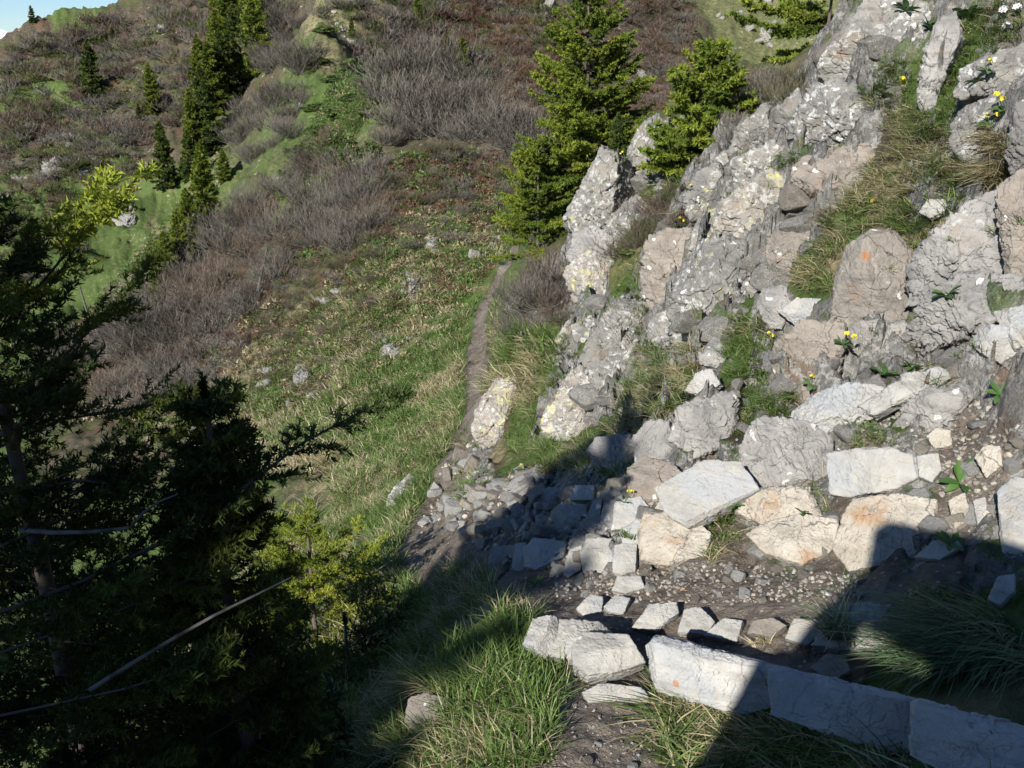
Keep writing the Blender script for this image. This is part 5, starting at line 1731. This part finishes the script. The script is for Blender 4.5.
# far spruces: a few shapes, copied
FARP = []
for k in range(4):
    c_ = DARKC * 1.15 if k % 2 else LIT * .8
    FARP.append(spruce_geom(6.0, 1.5 + .25 * (k % 3), 70 + k, whorl=.28, per=7, step=.2, tl=.6, sub=0, per_m=75, nl=.22, nw=.12, cols=c_, power=.75, elev=(-.2, .5)))
FARO = [None] * 4
FAR = [(95, 97, 46, 1, 'dark cone shaped spruce alone on the left slope'), (154, 112, 42, 0, 'spruce right of the lone cone shaped spruce'), (140, 122, 18, 3, 'tiny spruce at the foot of the second left slope spruce'),
       (167, 186, 58, 3, 'narrow dark spruce standing in the green gully'), (33, 22, 14, 1, 'tiny spruce on the skyline at the top left'), (114, 45, 16, 1, 'tiny spruce high on the left slope under the crag')]
for u, vb, h, k in [(196, 160, 62, 0), (206, 130, 56, 1), (203, 96, 52, 0), (214, 112, 60, 2), (212, 150, 64, 1), (220, 76, 55, 0), (226, 100, 60, 3), (232, 60, 60, 2), (240, 84, 66, 1), (246, 46, 56, 0), (250, 70, 60, 3), (258, 74, 72, 0), (262, 40, 60, 2), (236, 30, 50, 1), (256, 20, 50, 0), (222, 45, 50, 2)]:
    FAR.append((u, vb, h, k, 'green spruce in the dense column of spruces up the gully'))
FAR += [(209, 236, 82, 0, 'biggest spruce of the row stepping down from the column'), (193, 252, 60, 2, 'second spruce down the stepping row'), (184, 272, 62, 0, 'third spruce down the stepping row'), (170, 290, 58, 2, 'fourth spruce down the stepping row'), (160, 308, 46, 0, 'lowest spruce of the stepping row'), (192, 178, 44, 1, 'half dead brownish spruce between the column and the stepping row'),
        (225, 180, 30, 2, 'small bright spruce right of the stepping row'),
        (463, 78, 38, 2, 'left of two small bright spruces on the ridge behind the bare shrubs'), (488, 88, 26, 0, 'right of two small bright spruces on the ridge behind the bare shrubs'), (448, 62, 26, 3, 'small dark spruce behind the ridge shrubs'),
        (418, 22, 24, 2, 'small green spruce in the brown slope at the top'), (352, 36, 18, 3, 'tiny spruce by the far path over the ridge'), (617, 150, 60, 3, 'dark spruce hidden behind the tall sunlit spruce at its right')]
for i, (u, vb, h, k, lb) in enumerate(FAR):
    P_, d_ = hit(u, vb)
    if np.isnan(d_[0]): continue
    s = h * d_[0] / F_PX / 6.0
    grp = 'spruces in the column up the gully' if 'dense column' in lb else None
    if FARO[k] is None:
        FARO[k] = spruce(tuple(P_[0] - np.array([0, 0, .3])), lb, FARP[k], group=grp)
        o = FARO[k]
        o.scale = (s, s, s)
    else:
        o = copy_tree(FARO[k], tuple(P_[0] - np.array([0, 0, .3])), i * 1.3, s * np.array([RNG.uniform(.85, 1.15), RNG.uniform(.85, 1.15), 1]), lb)
        if 'group' in o: del o['group']
        if grp: o['group'] = grp

# a standing grey snag in the shrubs at the left
P_, d_ = hit(97, 345)
q = P_[0]
hh = 55 * d_[0] / F_PX
V, F = tubes(np.stack([q + np.array([-.12 * hh * s, 0, hh * s]) for s in np.linspace(-.05, 1, 6)])[None], np.linspace(.09, .03, 6)[None], 7)
V2 = V - q
tag(link('dead_trunk', mesh_from('dead_trunk', V2, F, DEAD_M), loc=tuple(q)), 'bare grey dead trunk standing behind the dark boughs at left', 'dead tree')
P_, d_ = hit([258, 270], [300, 276])
V, F = tubes(np.stack([P_[0] * (1 - s) + P_[1] * s + np.array([0, 0, .25 + .8 * s]) for s in np.linspace(0, 1, 6)])[None], np.linspace(.06, .03, 6)[None], 6)
c_ = V.mean(0)
tag(link('dead_trunk', mesh_from('dead_trunk', V - c_, F, DEAD_M), loc=tuple(c_)), 'pale fallen stick among the bare shrubs in the middle slope', 'dead wood')

# spruces standing behind the viewpoint on the left: their shade covers the lower left
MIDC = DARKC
SUN_DIR = -ANTI_DIR


def shade_tree(u, v, s, R, seed, label, du=0):
    P_, d_ = hit(u, v)
    tip = P_[0] + SUN_DIR * s
    z = gz(tip[0], tip[1]) - .1
    G = spruce_geom(tip[2] - z, R, seed, whorl=.3, per=7, step=.12, tl=.6, sub=1, per_m=150, nl=.08, nw=.05, cols=MIDC, power=.8, elev=(-.1, .5))
    return spruce((tip[0], tip[1], z), label, G)


shade_tree(632, 402, 11.0, 1.4, 81, 'spruce behind the viewpoint whose pointed shadow crosses the path')


def shade_tip(p, s, R, seed, label, power=.8):
    tip = np.array(p) + SUN_DIR * s
    z = gz(tip[0], tip[1]) - .1
    G = spruce_geom(tip[2] - z, R, seed, whorl=.3, per=7, step=.12, tl=.6, sub=1, per_m=150, nl=.08, nw=.05, cols=MIDC, power=power, elev=(-.1, .5))
    return spruce((tip[0], tip[1], z), label, G)


shade_tip(at(95, 305, 2.5), 7.0, 2.0, 82, 'broad spruce downhill behind the viewpoint shading the left foreground', .6)
shade_tip(at(200, 430, 2.38), 8.5, 1.0, 83, 'spruce behind the viewpoint between two taller ones', .6)
# ------------------------------------------------------------------ bare shrubs
def bare_shrub(seed, stems=70, lean=.0, spread=1.0, tone=(.185, .16, .15), red=.0):
    rg = np.random.default_rng(seed)
    bag = Bag()
    n = stems
    a = rg.uniform(0, 2 * PI, n)
    out = np.sqrt(rg.uniform(0, 1, n)) * 1.05 * spread
    L = rg.uniform(.7, 1.12, n)
    k = 6
    s = np.linspace(0, 1, k)
    x0 = rg.normal(0, .22, (n, 2))
    el = np.clip(1.45 - out * .95, .25, 1.5)
    px = x0[:, :1] + (np.cos(a) * np.cos(el) * L)[:, None] * s + lean * L[:, None] * (s - .45 * s * s)
    py = x0[:, 1:] + (np.sin(a) * np.cos(el) * L)[:, None] * s
    pz = (np.sin(el) * L)[:, None] * s * (.75 + .3 * s)
    P = np.stack([px, py, pz], -1) + np.cumsum(rg.normal(0, .016, (n, k, 3)), 1)
    base = np.array(tone)
    V, F = tubes(P, np.linspace(.013, .005, k)[None] * rg.uniform(.7, 1.2, n)[:, None], 3)
    C = np.repeat(base * rg.uniform(.75, 1.45, n)[:, None], k * 3, 0)
    bag.add(V, F, C)

    def side(Pp, m, f0, ln, rad, tint):
        nn, kk, _ = Pp.shape
        ss = rg.uniform(f0, 1, (nn, m))
        p0 = resample_poly(Pp, ss).reshape(-1, 3)
        t0 = (resample_poly(Pp, np.minimum(ss + .1, 1)) - resample_poly(Pp, ss - .1)).reshape(-1, 3)
        t0 /= np.maximum(np.linalg.norm(t0, axis=1, keepdims=True), 1e-6)
        d = t0 + rg.normal(0, .42, t0.shape) + np.array([0, 0, .2])
        d /= np.linalg.norm(d, axis=1, keepdims=True)
        l_ = ln * rg.uniform(.5, 1.2, len(d))
        t = np.linspace(0, 1, 3)
        Q = p0[:, None] + d[:, None] * (l_[:, None] * t)[..., None]
        Q[:, 1:, 2] += (l_ * .08)[:, None] * t[1:]
        V, F = tubes(Q, np.array([rad, rad * .8, rad * .5])[None] * np.ones((len(Q), 1)), 2)
        bag.add(V, F[::2] if False else F, np.repeat(np.array(tint) * rg.uniform(.7, 1.4, len(Q))[:, None], 6, 0))
        return Q
    tint2 = base * np.array([1 + red, 1, 1 - red * .4])
    Q = side(P, 8, .3, .34, .0045, tint2)
    side(Q, 3, .25, .17, .0033, tint2 * np.array([1.05 + red, .95, .9]))
    return bag.mesh('bare_shrub', TWIG_M)


SH = {
    'grey': [bare_shrub(200 + k, 75, lean=.25 * (k % 3), tone=(.148, .138, .120)) for k in range(5)],
    'brown': [bare_shrub(220 + k, 60, lean=.2 * (k % 2), spread=1.2, tone=(.125, .108, .086), red=.06) for k in range(3)],
    'olive': [bare_shrub(240 + k, 60, lean=.1, spread=1.1, tone=(.11, .105, .066)) for k in range(2)],
}


def shrubs(poly, n, px, kinds, label, group, squash=.8, cat='shrub', seed=0, az=None, name='bare_shrub', far=True):
    rg = np.random.default_rng(900 + seed)
    u, v = sample_poly(poly, n * 3, rg)
    # spread them out
    keep = []
    for i in range(len(u)):
        if len(keep) >= n: break
        if all((u[i] - u[j]) ** 2 + ((v[i] - v[j]) * 1.5) ** 2 > (px * .30) ** 2 for j in keep):
            keep.append(i)
    P, d = hit(u[keep], v[keep])
    for q, dd in zip(P, d):
        if np.isnan(dd): continue
        kd = kinds[rg.integers(len(kinds))]
        me = SH[kd][rg.integers(len(SH[kd]))]
        s = px * rg.uniform(.65, 1.25) * dd / F_PX / 1.7
        o = link(name, me, loc=(q[0], q[1], q[2] - .05 * s))
        gn = gnormal(np.array([q[0]]), np.array([q[1]]))[0]
        o.rotation_euler = (0, 0, (math.atan2(gn[1], gn[0]) if az is None else az) + rg.normal(0, .5))
        o.scale = (s, s, s * squash * rg.uniform(.8, 1.15))
        tag(o, label, cat, group)


shrubs([(380,100),(400,55),(450,72),(500,100),(542,142),(560,170),(520,165),(450,135),(390,150)], 38, 62, ['grey'], 'tall bare grey alder on the crest of the middle ridge', 'bare alders on the ridge crest', seed=1)
shrubs([(200,270),(240,210),(330,145),(385,180),(370,240),(300,270),(230,330),(160,370),(70,350),(130,310)], 66, 52, ['grey', 'grey', 'brown'], 'bare grey alder in the thicket on the flank of the middle ridge', 'bare alders on the ridge flank', seed=2)
shrubs([(235,145),(265,92),(285,20),(312,20),(308,90),(282,150),(245,185)], 26, 36, ['grey'], 'rounded bare grey shrub beside the column of spruces', 'bare shrubs beside the spruce column', seed=3)
shrubs([(520,350),(518,310),(525,285),(538,265),(562,262),(570,300),(560,330),(540,350)], 22, 56, ['brown', 'grey'], 'bare reddish twiggy shrub between the trail and the spur', 'bare shrubs between trail and spur', seed=7)
shrubs([(728,150),(735,120),(750,95),(800,70),(815,95),(790,115),(760,105),(740,150)], 16, 48, ['olive', 'grey'], 'twiggy shrub behind the pointed grey spike', 'twiggy shrubs behind the spur crest', seed=8)
shrubs([(605,245),(625,195),(660,195),(690,215),(660,245),(625,262)], 12, 40, ['olive', 'brown'], 'dwarf twiggy shrub on the tall pale crag', 'dwarf shrubs on the tall crag', seed=9, squash=.7)
shrubs([(60,390),(70,340),(150,335),(210,350),(200,400),(120,410)], 22, 50, ['grey', 'brown'], 'bare shrub glimpsed behind the dark boughs', 'bare shrubs behind the dark spruce', seed=10)
shrubs([(385,160),(450,150),(540,165),(510,200),(420,205),(340,250),(330,230)], 26, 36, ['brown', 'olive', 'grey'], 'low twiggy shrub below the ridge crest', 'low shrubs below the ridge crest', seed=12, squash=.6)
shrubs([(250,280),(380,250),(420,230),(400,290),(300,330),(230,350)], 18, 30, ['brown', 'olive'], 'low brown shrub in the mixed grass slope', 'low shrubs in the mixed slope', seed=13, squash=.55)

shrubs([(330,250),(420,200),(520,200),(470,230),(410,300),(340,310)], 26, 26, ['brown', 'olive', 'grey'], 'small bare twig clump on the rocky grass slope', 'twig clumps on the rocky grass slope', seed=14, squash=.5)
shrubs([(240,330),(330,290),(380,300),(330,390),(250,410)], 26, 26, ['brown', 'olive'], 'small brown twig clump on the lower mixed slope', 'twig clumps on the lower mixed slope', seed=15, squash=.5)


# the scrub of the far slopes reads as one cover: a single object
def scrub_piece(seed, tone):
    rg = np.random.default_rng(seed)
    n, k = 34, 4
    a = rg.uniform(0, 2 * PI, n)
    out = np.sqrt(rg.uniform(0, 1, n))
    L = rg.uniform(.6, 1.1, n)
    el = np.clip(1.4 - out, .3, 1.5)
    s_ = np.linspace(0, 1, k)
    P = np.stack([rg.normal(0, .25, (n, 1)) + (np.cos(a) * np.cos(el) * L)[:, None] * s_, rg.normal(0, .25, (n, 1)) + (np.sin(a) * np.cos(el) * L)[:, None] * s_, (np.sin(el) * L)[:, None] * s_], -1)
    P += np.cumsum(rg.normal(0, .03, P.shape), 1)
    V, F = tubes(P, np.linspace(.022, .009, k)[None] * np.ones((n, 1)), 3)
    C = np.repeat(np.array(tone) * rg.uniform(.7, 1.4, n)[:, None], k * 3, 0)
    p0 = resample_poly(P, rg.uniform(.35, 1, (n, 7))).reshape(-1, 3)
    d = rg.normal(0, .5, p0.shape) + np.array([0, 0, .5])
    Q = p0[:, None] + d[:, None] * (.28 * np.linspace(0, 1, 3))[None, :, None]
    V2, F2 = tubes(Q, np.array([.01, .008, .005])[None] * np.ones((len(Q), 1)), 2)
    return np.concatenate([V, V2]), np.concatenate([F, F2 + len(V)]), np.concatenate([C, np.repeat(np.array(tone) * rg.uniform(.7, 1.4, len(Q))[:, None], 6, 0)])


TONES = [(.155, .145, .125), (.14, .105, .085), (.14, .13, .08), (.085, .11, .032), (.15, .095, .068)]
PIECES = [[scrub_piece(700 + 10 * t + k, TONES[t]) for k in range(3)] for t in range(len(TONES))]


def scrub(name, spec, seed):
    rg = np.random.default_rng(seed)
    bag = Bag()
    for poly, n, px, kinds in spec:
        u, v = sample_poly(poly, n, rg)
        P, d = hit(u, v)
        z_ = zone_at(np.nan_to_num(P[:, 0], nan=1), np.nan_to_num(P[:, 1], nan=1))
        for q, dd, zz in zip(P, d, z_):
            if np.isnan(dd) or zz[1] > rg.uniform(.55, 1.25): continue
            V, F, C = PIECES[kinds[rg.integers(len(kinds))]][rg.integers(3)]
            s_ = px * rg.uniform(.45, 1.3) * dd / F_PX / 1.6
            a = rg.uniform(0, 6.28)
            R_ = np.array([[math.cos(a), math.sin(a), 0], [-math.sin(a), math.cos(a), 0], [0, 0, rg.uniform(.5, .85)]])
            bag.add(V @ R_ * s_ + q, F, C * rg.uniform(.8, 1.15))
    tag(link(name, bag.mesh(name, TWIG_M)), kind='stuff')


scrub('undergrowth', [([(0,60),(50,30),(180,5),(300,-10),(215,95),(150,140),(110,200),(60,170),(0,175)], 620, 20, (0, 0, 1, 1, 2, 3)),
                      ([(0,175),(110,150),(80,260),(0,300)], 120, 18, (0, 1, 2, 3)),
                      ([(320,10),(440,-10),(440,45),(400,58),(350,62)], 120, 22, (0, 0, 1, 3))], 31)
scrub('undergrowth', [([(400,-10),(560,-20),(570,120),(512,100),(450,62),(400,40)], 420, 19, (1, 4, 4, 1, 0, 3)),
                      ([(600,-20),(685,-20),(698,60),(665,115),(610,120)], 260, 18, (1, 4, 0, 1))], 32)
scrub('undergrowth', [([(290,220),(360,200),(440,190),(530,190),(500,235),(430,260),(420,310),(330,400),(240,420),(230,360)], 420, 13, (1, 2, 3, 3, 4, 0)),
                      ([(60,330),(160,330),(260,300),(230,400),(100,420)], 160, 26, (0, 0, 1))], 33)


# leafy evergreen bushes
def leafy_bush(seed, n=5200, cols=((.045, .075, .015), (.065, .10, .02), (.085, .12, .025))):
    rg = np.random.default_rng(seed)
    d = rg.normal(0, 1, (n, 3))
    d[:, 2] = np.abs(d[:, 2])
    d /= np.linalg.norm(d, axis=1, keepdims=True)
    r = (.72 + .5 * fbm(d * 2.2 + seed, 3, seed)) * rg.uniform(.35, 1, n) ** .35
    P = d * r[:, None] * np.array([1, 1, .75])
    nd = d + rg.normal(0, .6, (n, 3))
    nd /= np.linalg.norm(nd, axis=1, keepdims=True)
    s1 = np.cross(nd, rg.normal(0, 1, (n, 3)))
    s1 /= np.linalg.norm(s1, axis=1, keepdims=True)
    s2 = np.cross(nd, s1)
    l_ = .065 * rg.uniform(.6, 1.3, n)[:, None]
    V = np.stack([P - s1 * l_, P + s2 * l_ * .45, P + s1 * l_, P - s2 * l_ * .45], 1).reshape(-1, 3)
    C = np.array(cols)[rg.integers(0, len(cols), n)] * rg.uniform(.7, 1.25, n)[:, None]
    bg = Bag()
    bg.add(V, np.arange(n * 4).reshape(-1, 4), np.repeat(C, 4, 0))
    return bg.mesh('evergreen_bush', LEAF_M, smooth=False)


EB = [leafy_bush(k) for k in (1, 2)] + [leafy_bush(3, cols=((.09, .13, .03), (.12, .16, .045), (.10, .12, .05)))]


def leaf_clumps(spec, seed):
    """low herbs and dwarf shrubs that cover a slope: one object"""
    rg = np.random.default_rng(seed)
    bag = Bag()
    m = 60
    for poly, n, px, cols in spec:
        u, v = sample_poly(poly, n, rg)
        P, d = hit(u, v)
        for q, dd in zip(P, d):
            if np.isnan(dd) or trail_dist(q[:1], q[1:2])[0] < .4: continue
            s_ = px * rg.uniform(.5, 1.4) * dd / F_PX / 2
            dr = rg.normal(0, 1, (m, 3))
            dr[:, 2] = np.abs(dr[:, 2]) * .7
            dr /= np.linalg.norm(dr, axis=1, keepdims=True)
            p = q + dr * s_ * rg.uniform(.3, 1, m)[:, None] ** .5 * np.array([1.2, 1.2, .8])
            a = rg.normal(0, 1, (m, 3)) + dr
            a /= np.linalg.norm(a, axis=1, keepdims=True)
            b_ = np.cross(a, rg.normal(0, 1, (m, 3)))
            b_ /= np.linalg.norm(b_, axis=1, keepdims=True)
            l_ = s_ * rg.uniform(.18, .4, m)[:, None]
            V = np.stack([p - b_ * l_ * .5, p + b_ * l_ * .5, p + a * l_ * 1.6], 1).reshape(-1, 3)
            c = np.array(cols[rg.integers(len(cols))]) * rg.uniform(.75, 1.25)
            bag.add(V, np.arange(m * 3).reshape(-1, 3), np.repeat(c * rg.uniform(.75, 1.25, m)[:, None], 3, 0))
    tag(link('undergrowth', bag.mesh('undergrowth', LEAF_M, smooth=False)), kind='stuff')


GR, OL, ST, RB = (.11, .18, .042), (.10, .115, .04), (.34, .28, .17), (.15, .085, .05)
leaf_clumps([([(230,420),(290,320),(390,225),(480,185),(540,212),(500,260),(470,300),(400,350),(330,450),(250,470)], 1500, 9, (GR, GR, OL, ST, ST, RB)),
             ([(340,480),(400,360),(470,300),(476,400),(420,480),(380,560),(330,600)], 700, 9, (GR, GR, OL, ST)),
             ([(380,160),(450,150),(540,160),(520,210),(420,210),(330,260),(280,280),(330,200)], 500, 10, (OL, RB, RB, GR)),
             ([(60,340),(140,250),(180,200),(230,140),(215,200),(150,300),(110,380),(0,420),(0,330)], 1500, 5, (GR, GR, OL, ST)),
             ([(285,215),(300,150),(345,60),(420,60),(370,110),(340,170)], 1300, 6, (GR, GR, OL)),
             ([(0,80),(50,40),(180,15),(300,0),(215,95),(150,140),(110,200),(60,240),(0,300)], 900, 6, (GR, OL, OL, RB)),
             ([(400,0),(560,-10),(570,120),(512,100),(450,60)], 420, 6, (RB, RB, OL)),
             ([(150,330),(230,290),(300,290),(260,370),(180,420),(90,420)], 220, 12, (OL, RB, ST))], 5)


def bush(u, v, px, k, label, squash=.7, group=None):
    P, d = hit(u, v)
    if np.isnan(d[0]): return
    s = px * d[0] / F_PX / 1.5
    o = link('evergreen_bush', EB[k], loc=tuple(P[0] - np.array([0, 0, .1 * s])))
    o.scale = (s, s * .9, s * squash)
    o.rotation_euler = (0, 0, u)
    tag(o, label, 'bush', group)


bush(366, 162, 56, 0, 'dark green bush under the bare alders of the ridge', .8)
bush(400, 84, 40, 2, 'light green leafing shrub at the left end of the bare alders')
bush(416, 90, 34, 2, 'second light green shrub among the bare alders')
bush(345, 148, 40, 0, 'dark green bush left of the darkest one on the ridge')
for i, (u, v, s) in enumerate([(305, 150, 34), (325, 130, 32), (340, 112, 34), (318, 108, 28), (296, 172, 30), (285, 196, 26), (355, 98, 28), (335, 80, 28), (325, 30, 24), (318, 60, 22), (300, 210, 26), (370, 110, 30)]):
    bush(u, v, s, i % 3, 'low rounded green bush in the patch on the green side of the ridge', .45, 'green bushes on the ridge')
for i, (u, v, s, lb) in enumerate([(655, 205, 26, 'small green bush at the right foot of the tall pale crag'), (700, 198, 30, 'green mat of leaves left of the lichen slab'), (632, 250, 28, 'green cushion above the angular yellowish crag'), (655, 262, 24, 'green cushion left of the squarish pillar')]):
    bush(u, v, s, 2, lb, .5)
# ------------------------------------------------------------------ camera, sun, sky
cam = bpy.data.cameras.new('camera')
co = bpy.data.objects.new('camera', cam)
COL.objects.link(co)
cam.sensor_width = 36
cam.lens = 36 * F_PX / 1024
cam.clip_start = 0.05
cam.clip_end = 20000
co.rotation_euler = (PI / 2 - PITCH, 0, 0)
SC.camera = co
ANTI = ANTI_DIR
SUN_EL = math.asin(-ANTI[2])
SUN_AZ = math.atan2(-ANTI[0], -ANTI[1])     # clockwise from +Y
sl = bpy.data.lights.new('sun', 'SUN')
sl.energy = 4.6
sl.angle = math.radians(0.5)
sl.color = (1, 0.96, 0.89)
so = bpy.data.objects.new('sun', sl)
COL.objects.link(so)
so.rotation_euler = Vector(tuple(ANTI)).to_track_quat('-Z', 'Y').to_euler()
w = bpy.data.worlds.new('World')
SC.world = w
w.use_nodes = True
wt = w.node_tree
wt.nodes.clear()
wo = wt.nodes.new('ShaderNodeOutputWorld')
wb = wt.nodes.new('ShaderNodeBackground')
sk = wt.nodes.new('ShaderNodeTexSky')
sk.sky_type = 'NISHITA'
sk.sun_disc = False
sk.sun_elevation = SUN_EL
sk.sun_rotation = SUN_AZ
sk.altitude = 1600
sk.dust_density = 0.0
sk.ozone_density = 6.0
sk.air_density = 1.0
wb.inputs[1].default_value = 0.074
wt.links.new(sk.outputs[0], wb.inputs[0])
wt.links.new(wb.outputs[0], wo.inputs[0])
SC.view_settings.view_transform = 'Standard'
SC.view_settings.look = 'None'
SC.view_settings.exposure = 0.76
SC.view_settings.gamma = 1
SC.cycles.max_bounces = 5
SC.cycles.diffuse_bounces = 2
SC.cycles.glossy_bounces = 1
SC.cycles.transmission_bounces = 2
SC.cycles.use_denoising = True
